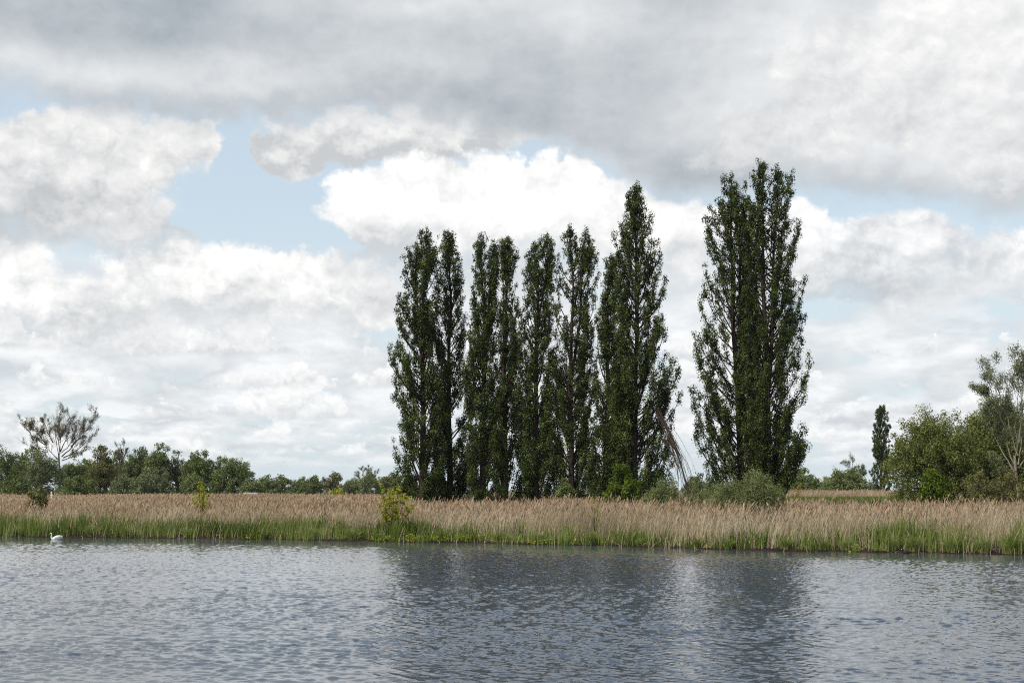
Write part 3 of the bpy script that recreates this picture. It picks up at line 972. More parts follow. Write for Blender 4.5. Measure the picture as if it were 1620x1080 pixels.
FL = 'far trees along the horizon'
far = [(424, 752, 408, 440, 'wood_mid', 'rounded tree at the near end of the far line, next to the wood'),
       (444, 751, 432, 460, 'wood_dark', 'second rounded tree of the far line beside its twin'),
       (474, 752, 456, 493, 'wood_mid', 'wide low dome in the far tree line'),
       (497, 751, 488, 508, 'wood_dark', 'small dark round tree of the far line'),
       (524, 746, 505, 544, 'wood_brown', 'pale brownish open tree of the far line'),
       (556, 754, 540, 572, 'wood_grey', 'light green low tree of the far line'),
       (581, 746, 558, 604, 'wood_mid', 'dense lower tree under the bare domed one'),
       (604, 750, 592, 620, 'wood_brown', 'brownish tree right of the bare domed one'),
       (626, 748, 612, 642, 'wood_mid', 'far tree just left of the poplar row'),
       (648, 751, 636, 664, 'wood_mid', 'far tree half hidden behind the first poplar')]
for i, (bx, yt, xl, xr, mt, lb) in enumerate(far):
    broad('broadleaf_tree', bx, 455 + 9 * (i % 3), yt, xl, xr, lb, group=FL, mat=mt, nclump=118, per=30, leaf=0.55, rad=(0.6, 1.2), trunk=0.01, seed=80 + i)
bare('bare_tree', 578, 470, [(576, 765, 563, 745, 0), (577, 763, 572, 740, 1), (578, 762, 585, 740, -1), (579, 764, 595, 746, 0)], 'bare domed tree showing twigs above the far line', group=FL,
     leafmat='bud_leaf', leaf=0.22, nleaf=1500, seed=95, rad=0.18, rmin=0.025, lrad=0.6, nper=2)
broad('shrub', 481, 330, 766, 471, 489, 'small dark bush before the far tree line', 'shrub', None, mat='wood_dark', nclump=50, trunk=0.02, stems=6, seed=96)
broad('shrub', 536, 300, 769, 524, 548, 'low pale bush before the far tree line', 'shrub', None, mat='lime_leaf', nclump=30, trunk=0.02, stems=6, per=16, seed=97)

RB = 'trees behind the gap right of the pair'
broad('broadleaf_tree', 1266, 300, 741, 1240, 1302, 'dark spreading tree seen just right of the tall poplar pair', group=RB, mat='wood_mid', nclump=187, per=40, leaf=0.4, trunk=0.08, seed=100)
broad('broadleaf_tree', 1312, 420, 750, 1294, 1332, 'pale distant tree between the two darker ones', group=RB, mat='wood_grey', nclump=75, leaf=0.5, seed=101)
broad('broadleaf_tree', 1336, 290, 740, 1302, 1370, 'round dark green tree beside the small far poplar', group=RB, mat='wood_mid', nclump=250, per=44, leaf=0.38, trunk=0.03, seed=102)
bare('bare_tree', 1352, 330, [(1350, 765, 1338, 734, 0), (1351, 762, 1350, 728, 1), (1352, 762, 1362, 736, -1), (1353, 764, 1369, 746, 0)], 'sparse domed tree peeping over the round green one', group=RB,
     leafmat='wood_grey', leaf=0.2, nleaf=1800, seed=103, rad=0.13, rmin=0.018, lrad=0.5, nper=2)
broad('broadleaf_tree', 1375, 430, 760, 1362, 1392, 'faint distant tree behind the foot of the small far poplar', group=RB, mat='wood_grey', nclump=62, leaf=0.5, seed=104)
broad('broadleaf_tree', 1226, 330, 752, 1200, 1250, 'distant tree behind the foot of the tall poplar pair', group=RB, mat='wood_mid', nclump=100, leaf=0.45, seed=105)
broad('broadleaf_tree', 1098, 330, 751, 1080, 1128, 'low distant tree in the gap between row and pair', group=RB, mat='wood_grey', nclump=87, leaf=0.45, seed=106)

# the big willow and its neighbours on the right
broad('willow_tree', 1472, 112, 633, 1402, 1545, 'big dome shaped olive willow on the right bank', mat='willow_leaf', nclump=900, per=60, leaf=0.22, rad=(0.28, 0.58), trunk=0.02, nlobe=18, aspect=0.34, upw=0.35, elong=1.3, seed=110, flat=0.8)
broad('willow_tree', 1552, 115, 624, 1490, 1640, 'second olive willow, joined to the big dome on its right', mat='willow_leaf', nclump=800, per=60, leaf=0.22, rad=(0.28, 0.58), trunk=0.02, nlobe=18, aspect=0.34, upw=0.35, elong=1.3, seed=161, flat=0.8)
broad('willow_tree', 1596, 118, 622, 1530, 1720, 'darker willow standing behind the pale bare boughs', mat='willow_leaf', nclump=800, per=56, leaf=0.24, rad=(0.3, 0.6), trunk=0.04, nlobe=12, aspect=0.36, upw=0.3, elong=1.3, seed=111, flat=0.8)
bare('bare_tree', 1612, 104, [(1606, 745, 1588, 640, 0.5), (1596, 690, 1556, 600, -0.8), (1606, 740, 1612, 590, 0), (1610, 720, 1575, 580, 0.6), (1610, 735, 1640, 575, 0.8), (1612, 740, 1665, 600, -0.6), (1604, 752, 1566, 728, -1.0),
     (1604, 745, 1570, 660, 1.0), (1611, 700, 1618, 566, -0.3), (1588, 640, 1545, 612, 0.3)],
     'half dead tree with pale curved boughs at the right edge', bark='bark_pale', leafmat='wood_grey', leaf=0.12, nleaf=6200, seed=112, rad=0.07, rmin=0.008, lrad=0.38, nper=3,
     levels=[(8, 0.3, 1.0, 0.36, 32), (5, 0.2, 1.0, 0.5, 30), (4, 0.2, 1.0, 0.55, 28)])
broad('shrub', 1478, 100, 733, 1452, 1506, 'bright green bush against the foot of the big willow', 'shrub', mat='fresh_leaf', nclump=125, per=40, leaf=0.22, rad=(0.22, 0.42), trunk=0.02, stems=8, seed=113)
broad('shrub', 1560, 101, 735, 1515, 1640, 'brownish tangled undergrowth below the half dead tree', 'shrub', mat='wood_brown', nclump=225, per=34, leaf=0.2, rad=(0.25, 0.5), trunk=0.02, stems=14, aspect=0.4, seed=114)
# shrubs at the feet of the poplars
broad('shrub', 986, 106, 729, 955, 1018, 'dense bright green bush before the tallest poplar of the row', 'shrub', mat='fresh_leaf', nclump=187, per=46, leaf=0.2, rad=(0.25, 0.45), trunk=0.02, stems=8, seed=115)
broad('shrub', 1050, 128, 738, 1034, 1064, 'slender green bush right behind the broken bough', 'shrub', mat='wood_mid', nclump=75, per=40, leaf=0.2, rad=(0.25, 0.45), trunk=0.02, stems=8, seed=116)
broad('shrub', 1098, 126, 736, 1080, 1116, 'thin grey green bush between row and pair', 'shrub', mat='wood_grey', nclump=52, per=22, leaf=0.18, rad=(0.25, 0.5), trunk=0.02, stems=12, seed=117)
broad('willow_shrub', 1056, 96, 757, 1012, 1090, 'low green willow scrub beside the bright bush', 'shrub', mat='scrub_leaf', nclump=212, per=44, leaf=0.15, rad=(0.2, 0.4), trunk=0.02, stems=16, aspect=0.35, upw=0.35, elong=1.3, seed=118)
broad('willow_shrub', 1180, 86, 741, 1098, 1276, 'wide grey green willow scrub before the tall pair', 'shrub', mat='scrub_leaf', nclump=640, per=46, leaf=0.14, rad=(0.18, 0.38), trunk=0.02, stems=30, nlobe=14, aspect=0.35, upw=0.4, elong=1.4, seed=119)
broad('willow_shrub', 1112, 90, 762, 1062, 1166, 'paler straw tinted scrub left of the wide willow scrub', 'shrub', mat='scrub_leaf', nclump=162, per=36, leaf=0.14, rad=(0.18, 0.36), trunk=0.02, stems=20, aspect=0.3, upw=0.45, elong=1.5, seed=120)
broad('shrub', 893, 118, 746, 876, 912, 'dark green bush at the foot of the twin spired poplar', 'shrub', mat='wood_mid', nclump=75, per=40, leaf=0.2, rad=(0.25, 0.45), trunk=0.02, stems=8, seed=121)


def sapling(bx, Y, ytop, ylow, xl, xr, label, mat, n=9, leaf=0.13, seed=1, per=7, group=None, clumps=150):
    """thin upright shoots fanning from one foot, leafy to their tips"""
    global rng
    rng = np.random.default_rng(seed)
    p = at(bx, 772, Y)
    base = np.array([p.x, Y, GZ])
    root = thing('sapling', tuple(base), label, 'sapling', group)
    H = at(bx, ytop, Y).z - GZ; z0 = at(bx, ylow, Y).z - GZ
    L = at(xl, 772, Y).x - base[0]; R = at(xr, 772, Y).x - base[0]
    t = np.linspace(0, 1, 8)
    u = (np.arange(n) + 0.5) / n + rng.uniform(-0.3, 0.3, n) / n
    u = np.clip(u, 0, 1)
    tx = L + (R - L) * u
    mid = 1 - np.abs(u - 0.5) * 2
    tz = H * (0.52 + 0.44 * mid ** 0.7 * rng.uniform(0.75, 1.05, n)); tz[rng.integers(n)] = H
    B = np.stack([tx, rng.uniform(-0.5, 0.5, n) * (R - L), tz], 1)
    A = np.stack([tx * 0.05, 0 * tx, np.full(n, max(0.0, z0 * 0.55)) * rng.uniform(0.4, 1, n)], 1)
    e = t ** 0.8
    Q = A[:, None] + (B - A)[:, None] * np.stack([e, e, t], 1)[None]
    Q += rng.normal(0, 0.012, Q.shape) * H * 0.6
    parts = [tubes(Q, 0.016 * (1 - 0.7 * t)[None] * np.ones((n, 1)) + 0.003, 4), tubes(np.array([[[0, 0, 0], [0.01, 0, z0 * 0.6], [0, 0, z0]]]), np.array([[0.03, 0.025, 0.02]]), 5)]
    V, F = merge(parts)
    link_obj('stems', mesh_np('stems', V, F, smooth=True), M['bark'], root)
    j = rng.integers(0, n, clumps); a = rng.uniform(0.2, 1.0, clumps); f = a * 7; i0 = np.minimum(f.astype(int), 6); w = (f - i0)[:, None]
    c = Q[j, i0] * (1 - w) + Q[j, i0 + 1] * w + rng.normal(0, 0.07, (clumps, 3))
    c = c[c[:, 2] > z0 * 0.8]
    crown_part(root, 'crown', c, np.full(len(c), 0.13), per, leaf, M[mat], aspect=0.6)
    return root


sapling(623, 83.5, 760, 824, 597, 655, 'bright yellow green sapling in the reeds before the first poplar', 'lime_leaf', n=12, leaf=0.135, seed=130, clumps=260)
sapling(320, 97, 759, 801, 305, 338, 'slim yellow green sapling in the reeds before the left wood', 'lime_leaf', n=7, leaf=0.135, seed=131, clumps=110)
sapling(940, 80, 784, 816, 929, 952, 'faint thin leaved sapling in the reeds below the row', 'lime_leaf', n=5, leaf=0.10, seed=132, clumps=42, per=5)
sapling(1260, 110, 763, 780, 1249, 1272, 'orange tinged young bush right of the tall pair', 'gold_leaf', n=7, leaf=0.13, seed=133, clumps=70)
broad('shrub', 60, 104, 763, 44, 77, 'round dark olive bush alone in the left reeds', 'shrub', mat='wood_brown', nclump=75, per=34, leaf=0.17, rad=(0.18, 0.34), trunk=0.05, stems=8, seed=134)
broad('shrub', 491, 140, 782, 487, 496, 'tiny dark bush alone in the tan reeds', 'shrub', mat='wood_brown', nclump=17, per=18, leaf=0.14, rad=(0.12, 0.22), trunk=0.02, stems=5, seed=135)

# ------------------------------------------------------------------ reeds, sedge and bank plants (nobody could count them)
def blade_mat(name, stops, plume=None, transl=0.3):
    m, nt, out = new_mat(name)
    col = ramp(nt, attr(nt, 'tint'), stops)
    if plume:
        pc = ramp(nt, attr(nt, 'tint'), plume)
        col = mixc(nt, attr(nt, 'plume'), col, pc)
    d = nt.nodes.new('ShaderNodeBsdfDiffuse')
    nt.links.new(col, d.inputs[0])
    t = nt.nodes.new('ShaderNodeBsdfTranslucent')
    nt.links.new(col, t.inputs[0])
    mx = nt.nodes.new('ShaderNodeMixShader')
    mx.inputs[0].default_value = transl
    nt.links.new(d.outputs[0], mx.inputs[1])
    nt.links.new(t.outputs[0], mx.inputs[2])
    nt.links.new(mx.outputs[0], out.inputs[0])
    return m


M['reed'] = blade_mat('dry reed straw', [(0.0, (0.27, 0.20, 0.12)), (0.5, (0.50, 0.405, 0.265)), (1.0, (0.66, 0.56, 0.40))],
                      [(0.0, (0.22, 0.125, 0.065)), (0.5, (0.41, 0.285, 0.175)), (1.0, (0.56, 0.42, 0.29))])
M['sedge'] = blade_mat('green sedge blades', [(0.0, (0.055, 0.080, 0.014)), (0.35, (0.155, 0.205, 0.040)), (0.7, (0.27, 0.32, 0.088)), (1.0, (0.45, 0.41, 0.21))], transl=0.4)
M['marsh'] = leaf_mat('yellow green marsh leaves', [(0.0, (0.11, 0.16, 0.02)), (0.5, (0.26, 0.30, 0.04)), (1.0, (0.46, 0.44, 0.08))], 0.35)


def ribbons(P, W, yaw):
    """P (n,k,3) spines, W (n,k) half widths, yaw (n,) -> V, F"""
    n, k, _ = P.shape
    d = np.stack([np.cos(yaw), np.sin(yaw), 0 * yaw], 1)[:, None, :]
    V = np.stack([P - d * W[..., None], P + d * W[..., None]], 2)
    idx = np.arange(n * k * 2).reshape(n, k, 2)
    F = np.stack([idx[:, :-1, 0], idx[:, :-1, 1], idx[:, 1:, 1], idx[:, 1:, 0]], -1).reshape(-1, 4)
    return V.reshape(-1, 3), F


def reed_field(x, y, h, w, tint, nleaf, plume_p, r, k=4):
    """dry reeds: stem, arching leaves and a nodding plume each"""
    n = len(x)
    z = ground_z(x, y)
    wind = np.array([0.16, -0.03])
    lean = wind + r.normal(0, 0.12, (n, 2)) + r.normal(0, 0.55, (n, 2)) * (r.random((n, 1)) < 0.08)
    t = np.linspace(0, 1, k)
    P = np.stack([x[:, None] + lean[:, :1] * h[:, None] * t ** 2, y[:, None] + lean[:, 1:] * h[:, None] * t ** 2, z[:, None] - 0.05 + h[:, None] * t * (1 - 0.04 * t)], -1)
    yaw = r.uniform(-0.9, 0.9, n)
    V, F = ribbons(P, w[:, None] * (1 - 0.45 * t)[None], yaw)
    Vs, Fs, ti, pl = [V], [F], [np.repeat(tint, k - 1)], [np.zeros(len(F))]
    off = len(V)
    for _ in range(nleaf):
        s = r.uniform(0.25, 0.9, n)
        b = P[:, 0] + (P[:, -1] - P[:, 0]) * s[:, None]
        b[:, :2] = P[:, 0, :2] + lean * (h * s ** 2)[:, None]
        a = r.normal(0, 1.0, n)
        a = np.where(r.random(n) < 0.75, a, a + np.pi)
        L = r.uniform(0.22, 0.5, n) * np.clip(h / 2.0, 0.6, 1.2)
        u = np.linspace(0, 1, 3)
        dv = np.stack([np.cos(a), np.sin(a)], 1)
        rise = r.uniform(0.2, 0.9, n)
        Q = np.empty((n, 3, 3))
        Q[:, :, :2] = b[:, None, :2] + dv[:, None, :] * (L[:, None] * u)[:, :, None] * 0.75
        Q[:, :, 2] = b[:, None, 2] + L[:, None] * (rise[:, None] * u - 0.9 * u ** 2 * r.uniform(0.3, 1.1, n)[:, None])
        V, F = ribbons(Q, w[:, None] * np.array([0.9, 0.8, 0.1])[None], a + np.pi / 2 + r.normal(0, 0.5, n))
        Vs.append(V); Fs.append(F + off); off += len(V)
        ti.append(np.repeat(np.clip(tint + r.normal(0, 0.14, n), 0, 1), 2)); pl.append(np.zeros(len(F)))
    m = np.nonzero(r.random(n) < plume_p)[0]
    if len(m):
        tip = P[m, -1]; nm = len(m)
        u = np.linspace(0, 1, 4)
        L = r.uniform(0.22, 0.42, nm)
        nod = r.uniform(0.2, 0.75, nm)
        dirx = np.where(r.random(nm) < 0.68, 1, -1) * nod * r.uniform(0.3, 1, nm)
        Q = np.empty((nm, 4, 3))
        Q[:, :, 0] = tip[:, None, 0] + L[:, None] * dirx[:, None] * u ** 1.5
        Q[:, :, 1] = tip[:, None, 1] + r.normal(0, 0.08, nm)[:, None] * u
        Q[:, :, 2] = tip[:, None, 2] - 0.03 + L[:, None] * (u - 0.35 * nod[:, None] * u ** 2)
        V, F = ribbons(Q, (w[m, None] * 0.7 + 0.020) * np.array([0.35, 1.15, 0.85, 0.12])[None], r.uniform(-0.7, 0.7, nm))
        Vs.append(V); Fs.append(F + off); off += len(V)
        ti.append(np.repeat(np.clip(r.normal(0.5, 0.25, nm), 0, 1), 3)); pl.append(np.ones(len(F)))
    return np.concatenate(Vs), np.concatenate(Fs), np.concatenate(ti), np.concatenate(pl)


def pxof(x, y):
    return 810 + x / y * FPX * 0.995


def scatter(r, n, y0, y1, smin, smax, pad=60):
    """random spots in the camera's wedge, smin..smax metres behind the shoreline"""
    y = np.sqrt(r.uniform(y0 ** 2, y1 ** 2, n))
    x = (r.uniform(-pad, 1620 + pad, n) - 810) / FPX * y
    s = (y - shore(x)) * 0.92
    ok = (s > smin) & (s < smax)
    return x[ok], y[ok], s[ok]


def reed_height(x, y, s):
    px = pxof(x, y)
    h = np.interp(px, [0, 300, 560, 700, 900, 1100, 1300, 1620], [1.40, 1.43, 1.48, 1.60, 1.70, 1.78, 1.70, 1.62])
    return h + 0.20 * fnoise(x, y, 3.2, 41) + 0.13 * fnoise(x, y, 0.8, 42)


def build_reeds():
    r = np.random.default_rng(71)
    packs = []
    # the front of the bed, dense and fine
    x, y, s = scatter(r, 175000, 62, 112, 0.3, 14)
    px = pxof(x, y)
    edge = np.interp(px, [0, 560, 900, 1050, 1300, 1380, 1620], [4.2, 3.8, 2.6, 1.4, 1.6, 2.6, 3.4])
    dens = np.clip((s - edge * 0.55) / (edge * 0.6), 0.13, 1) * np.clip(0.75 + 0.5 * fnoise(x, y, 1.6, 43), 0.15, 1)
    ok = r.random(len(x)) < dens * 0.62
    x, y, s = x[ok], y[ok], s[ok]
    h = reed_height(x, y, s) * np.clip(r.normal(0.90, 0.14, len(x)), 0.4, 1.2) * np.interp(s, [0.5, 4, 7], [0.78, 0.96, 1.0])
    tint = np.clip(0.52 + 0.20 * fnoise(x, y, 2.5, 44) + r.normal(0, 0.15, len(x)), 0, 1)
    w = r.uniform(0.007, 0.014, len(x))
    packs.append(reed_field(x, y, h, w, tint, 2, 0.26, r))
    # a few stems standing in the shallows
    x, y, s = scatter(r, 60000, 60, 100, -0.9, 0.3)
    ok = r.random(len(x)) < 0.14 * np.clip(0.4 + 0.8 * fnoise(x, y, 1.5, 61), 0, 1)
    x, y = x[ok], y[ok]
    packs.append(reed_field(x, y, r.uniform(0.5, 1.3, len(x)), r.uniform(0.007, 0.013, len(x)), np.clip(r.normal(0.5, 0.2, len(x)), 0, 1), 1, 0.05, r))
    # the body of the bed
    x, y, s = scatter(r, 105000, 70, 150, 13, 60)
    px = pxof(x, y)
    gap = (px > 1290) & (s > 40) | ((px > 1405) & (s > 38)) | ((px > 930) & (px < 1300) & (s > 46))
    x, y, s = x[~gap], y[~gap], s[~gap]
    h = reed_height(x, y, s) * np.clip(r.normal(0.92, 0.13, len(x)), 0.5, 1.2)
    tint = np.clip(0.50 + 0.22 * fnoise(x, y * 0.5, 4.0, 45) + r.normal(0, 0.18, len(x)), 0, 1)
    packs.append(reed_field(x, y, h, r.uniform(0.011, 0.02, len(x)), tint, 1, 0.30, r, 3))
    # the far meadow of reed on the left and a strip beyond the gap on the right
    x, y, s = scatter(r, 190000, 140, 290, 48, 400)
    px = pxof(x, y)
    keep = ((px < 720) & (y < 262)) | ((px > 1225) & (px < 1440) & (y > 205) & (y < 262))
    x, y, s = x[keep], y[keep], s[keep]
    h = np.where(pxof(x, y) > 1000, 2.1, 1.48) + 0.15 * fnoise(x, y, 9, 46) + r.normal(0, 0.16, len(x))
    tint = np.clip(0.54 + 0.22 * fnoise(x, y * 0.3, 9.0, 47) + r.normal(0, 0.16, len(x)), 0, 1)
    packs.append(reed_field(x, y, h, r.uniform(0.022, 0.042, len(x)), tint, 1, 0.2, r, 3))
    V, F, ti, pl, o = [], [], [], [], 0
    for v, f, a, b in packs:
        V.append(v); F.append(f + o); ti.append(a); pl.append(b); o += len(v)
    me = mesh_np('reed_bed', np.concatenate(V), np.concatenate(F), {'tint': np.concatenate(ti), 'plume': np.concatenate(pl)})
    tag(link_obj('reed_bed', me, M['reed']), 'dense bed of dry tan reeds with brown plumes behind the bank', 'reeds', kind='stuff')


def blades(x, y, z, h, w, lean, tint, r, k=4):
    n = len(x)
    t = np.linspace(0, 1, k)
    a = r.uniform(0, 2 * np.pi, n)
    dv = np.stack([np.cos(a), np.sin(a)], 1)
    P = np.empty((n, k, 3))
    P[:, :, :2] = np.stack([x, y], 1)[:, None] + dv[:, None] * (lean[:, None] * h[:, None] * t ** 1.8)[:, :, None]
    P[:, :, 2] = z[:, None] - 0.04 + h[:, None] * (t - 0.30 * lean[:, None] * t ** 2.2)
    V, F = ribbons(P, w[:, None] * np.array([0.9, 1.0, 0.75, 0.1][:k])[None], r.uniform(-1.0, 1.0, n))
    return V, F, np.repeat(tint, k - 1)


def build_sedge():
    r = np.random.default_rng(72)
    packs = []
    # tufts of green blades along the water's edge
    x0, y0, s0 = scatter(r, 60000, 60, 100, -0.05, 5.5)
    px = pxof(x0, y0)
    band = np.interp(px, [0, 560, 800, 1000, 1150, 1300, 1380, 1620], [4.0, 3.4, 3.0, 2.3, 1.6, 1.8, 2.8, 3.6])
    amt = np.interp(px, [0, 560, 900, 1050, 1200, 1320, 1400, 1620], [1.0, 0.85, 0.8, 0.5, 0.36, 0.55, 0.95, 1.0])
    n1 = fnoise(x0, y0 * 1.6, 1.15, 51); n2 = fnoise(x0, y0, 3.2, 52)
    keep = r.random(len(x0)) < np.clip(amt * (0.46 + 0.46 * n1 + 0.30 * n2), 0.02, 1) * (s0 < band) * 0.85
    x0, y0, s0, px, n1 = x0[keep], y0[keep], s0[keep], px[keep], n1[keep]
    nt_ = 9
    x = np.repeat(x0, nt_) + r.normal(0, 0.10, len(x0) * nt_); y = np.repeat(y0, nt_) + r.normal(0, 0.10, len(x0) * nt_)
    s = np.repeat(s0, nt_); p = np.repeat(px, nt_)
    ok = (y - shore(x)) > -0.04
    x, y, s, p = x[ok], y[ok], s[ok], p[ok]
    hh = np.interp(p, [0, 560, 900, 1100, 1330, 1420, 1620], [1.20, 1.05, 0.92, 0.85, 1.05, 1.42, 1.48]) * np.interp(s, [0, 0.5, 1.6, 5], [0.55, 0.8, 1.0, 1.08])
    h = hh * np.clip(r.normal(0.84, 0.24, len(x)) + 0.24 * fnoise(x, y, 1.1, 54), 0.25, 1.6)
    tint = np.clip(0.42 + 0.22 * fnoise(x, y, 1.3, 53) + 0.12 * fnoise(x, y, 5.0, 57) + r.normal(0, 0.17, len(x)), 0, 1)
    packs.append(blades(x, y, ground_z(x, y), h, r.uniform(0.010, 0.020, len(x)), np.abs(r.normal(0.18, 0.16, len(x))), tint, r))
    # sparse green shoots mixed into the front reeds
    x, y, s = scatter(r, 60000, 60, 105, 2.0, 9.0)
    keep = r.random(len(x)) < np.clip(0.30 + 0.45 * fnoise(x, y, 2.4, 55), 0.03, 0.8) * np.interp(s, [2, 9], [0.8, 0.1])
    x, y, s = x[keep], y[keep], s[keep]
    packs.append(blades(x, y, ground_z(x, y), r.uniform(0.7, 1.4, len(x)), r.uniform(0.010, 0.018, len(x)), np.abs(r.normal(0.1, 0.1, len(x))), np.clip(r.normal(0.55, 0.18, len(x)), 0, 1), r))
    # rounded bright tufts at the very edge
    spots = [(150, 0.5, 0.9), (205, 0.45, 0.8), (300, 0.4, 0.7), (560, 0.5, 0.8), (700, 0.6, 0.8), (790, 0.5, 0.7), (850, 0.45, 0.6), (935, 0.55, 0.8), (1010, 0.3, 0.5), (1100, 0.35, 0.6), (1150, 0.4, 0.6), (1238, 0.45, 0.75), (1300, 0.45, 0.55), (1335, 0.6, 0.6),
             (1405, 0.5, 0.8), (1440, 0.6, 0.85), (1500, 0.55, 0.8), (1550, 0.5, 0.75), (1592, 0.75, 1.05), (1640, 0.6, 0.9), (30, 0.4, 0.7), (420, 0.4, 0.7), (500, 0.45, 0.75)]
    for q, rad, hh in spots:
        yy = 75.0
        for _ in range(6):
            xx = (q - 810) / FPX * yy
            yy = float(shore(xx)) + 0.15 + rad * 0.6
        n = int(520 * rad)
        aa = r.uniform(0, 2 * np.pi, n); rr = rad * 0.45 * np.sqrt(r.random(n))
        x = xx + rr * np.cos(aa); y = np.maximum(yy + rr * np.sin(aa), shore(xx + rr * np.cos(aa)) + 0.02)
        packs.append(blades(x, y, ground_z(x, y), hh * r.uniform(0.6, 1.1, n), r.uniform(0.010, 0.018, n), np.abs(r.normal(0.55, 0.22, n)), np.clip(r.normal(0.60, 0.13, n), 0, 1), r))
    # fresh green strip of meadow beyond the reeds on the right
    x, y, s = scatter(r, 80000, 125, 205, 36, 150)
    px = pxof(x, y)
    keep = (px > 1215) & (px < 1420)
    x, y = x[keep], y[keep]
    packs.append(blades(x, y, ground_z(x, y), r.uniform(1.45, 1.85, len(x)), r.uniform(0.025, 0.05, len(x)), np.abs(r.normal(0.1, 0.1, len(x))), np.clip(r.normal(0.30, 0.13, len(x)), 0, 1), r))
    V, F, ti, o = [], [], [], 0
    for v, f, a in packs:
        V.append(v); F.append(f + o); ti.append(a); o += len(v)
    me = mesh_np('bank_sedge', np.concatenate(V), np.concatenate(F), {'tint': np.concatenate(ti)})
    tag(link_obj('bank_sedge', me, M['sedge']), 'green sedge and young reed shoots along the water edge', 'sedge', kind='stuff')
    # dead straw tangled at the foot and hanging over the bank
    x, y, s = scatter(r, 60000, 60, 100, -0.05, 1.6)
    px = pxof(x, y)
    amt = np.interp(px, [0, 600, 900, 1020, 1250, 1350, 1620], [0.16, 0.12, 0.2, 0.75, 0.85, 0.3, 0.25])
    keep = r.random(len(x)) < amt * np.clip(0.6 + 0.6 * fnoise(x, y * 2, 0.9, 56), 0.05, 1)
    x, y, s = x[keep], y[keep], s[keep]
    up = r.random(len(x)) < 0.6
    h = np.where(up, r.uniform(0.35, 1.3, len(x)), r.uniform(0.2, 0.5, len(x)))
    V1, F1, t1 = blades(x, y, ground_z(x, y), h, r.uniform(0.008, 0.016, len(x)), np.where(up, np.abs(r.normal(0.25, 0.25, len(x))), r.uniform(1.0, 1.8, len(x))), np.clip(r.normal(0.55, 0.25, len(x)), 0, 1), r)
    me = mesh_np('dead_straw', V1, F1, {'tint': t1, 'plume': np.zeros(len(t1))})
    tag(link_obj('dead_straw', me, M['reed']), 'dead straw tangled along the muddy bank', 'straw', kind='stuff')
    # yellow-green leafy marsh plants right at the waterline
    x, y, s = scatter(r, 60000, 60, 100, 0.0, 0.9)
    px = pxof(x, y)
    amt = np.interp(px, [0, 200, 300, 420, 600, 630, 760, 850, 930, 1000, 1250, 1290, 1330, 1560, 1620], [0.0, 0.03, 0.25, 0.3, 0.5, 1.4, 1.3, 1.1, 0.8, 0.2, 0.03, 0.6, 0.7, 0.12, 0.6])
    keep = r.random(len(x)) < amt * np.clip(0.15 + 0.75 * fnoise(x, y, 0.8, 58), 0, 1) * 0.9
    x, y = x[keep], y[keep]
    n = 16
    c = np.stack([np.repeat(x, n) + r.normal(0, 0.13, len(x) * n), np.repeat(y, n) + r.normal(0, 0.12, len(x) * n), np.repeat(ground_z(x, y), n) + r.uniform(0.0, 0.40, len(x) * n) * np.repeat(r.uniform(0.4, 1.1, len(x)), n)], 1)
    V, F = leaf_quads(c, r.uniform(0.06, 0.14, len(c)), 0.7)
    me = mesh_np('marsh_plants', V, F, {'tint': np.clip(np.repeat(r.normal(0.5, 0.2, len(x)), n) + r.normal(0, 0.15, len(c)), 0, 1)})
    tag(link_obj('marsh_plants', me, M['marsh']), 'yellow green leafy marsh plants at the waterline', 'plants', kind='stuff')


build_reeds()
build_sedge()


# ------------------------------------------------------------------ birds, boat, post
def loft(P, R, sides=14, squash=None):
    """one closed skin along a spine; R (k,) radii; squash (k,2) scales across and up"""
    P = np.asarray(P, float); k = len(P)
    T = unit(np.gradient(P, axis=0))
    ref = np.array([0.0, 1.0, 0.0])
    b = unit(np.cross(T, ref)); a = np.cross(b, T)
    an = np.arange(sides) / sides * 2 * np.pi
    sq = np.ones((k, 2)) if squash is None else np.asarray(squash, float)
    V = P[:, None] + np.asarray(R)[:, None, None] * (np.cos(an)[None, :, None] * a[:, None] * sq[:, :1, None] + np.sin(an)[None, :, None] * b[:, None] * sq[:, 1:, None])
    idx = np.arange(k * sides).reshape(k, sides)
    F = np.stack([idx[:-1], np.roll(idx[:-1], -1, 1), np.roll(idx[1:], -1, 1), idx[1:]], -1).reshape(-1, 4)
    V = np.concatenate([V.reshape(-1, 3), P[:1], P[-1:]])
    c0, c1 = k * sides, k * sides + 1
    F0 = np.stack([np.full(sides, c0), np.roll(idx[0], -1), idx[0]], -1)
    F1 = np.stack([np.full(sides, c1), idx[-1], np.roll(idx[-1], -1)], -1)
    return V, [F, np.concatenate([F0, F1])]


def catmull(pts, n=6):
    pts = np.asarray(pts, float)
    q = np.concatenate([pts[:1] * 2 - pts[1:2], pts, pts[-1:] * 2 - pts[-2:-1]])
    out = []
    for i in range(1, len(q) - 2):
        for t in np.linspace(0, 1, n, endpoint=False):
            p0, p1, p2, p3 = q[i - 1:i + 3]
            out.append(0.5 * (2 * p1 + (p2 - p0) * t + (2 * p0 - 5 * p1 + 4 * p2 - p3) * t ** 2 + (3 * p1 - p0 - 3 * p2 + p3) * t ** 3))
    out.append(pts[-1])
    return np.array(out)


def skin(root, name, ctrl, mat, sides=14):
    """ctrl rows: x, y, z, radius, across, up"""
    c = catmull(ctrl)
    V, F = loft(c[:, :3], np.maximum(c[:, 3], 0.001), sides, c[:, 4:6])
    return link_obj(name, mesh_np(name, V, F, smooth=True), mat, root)


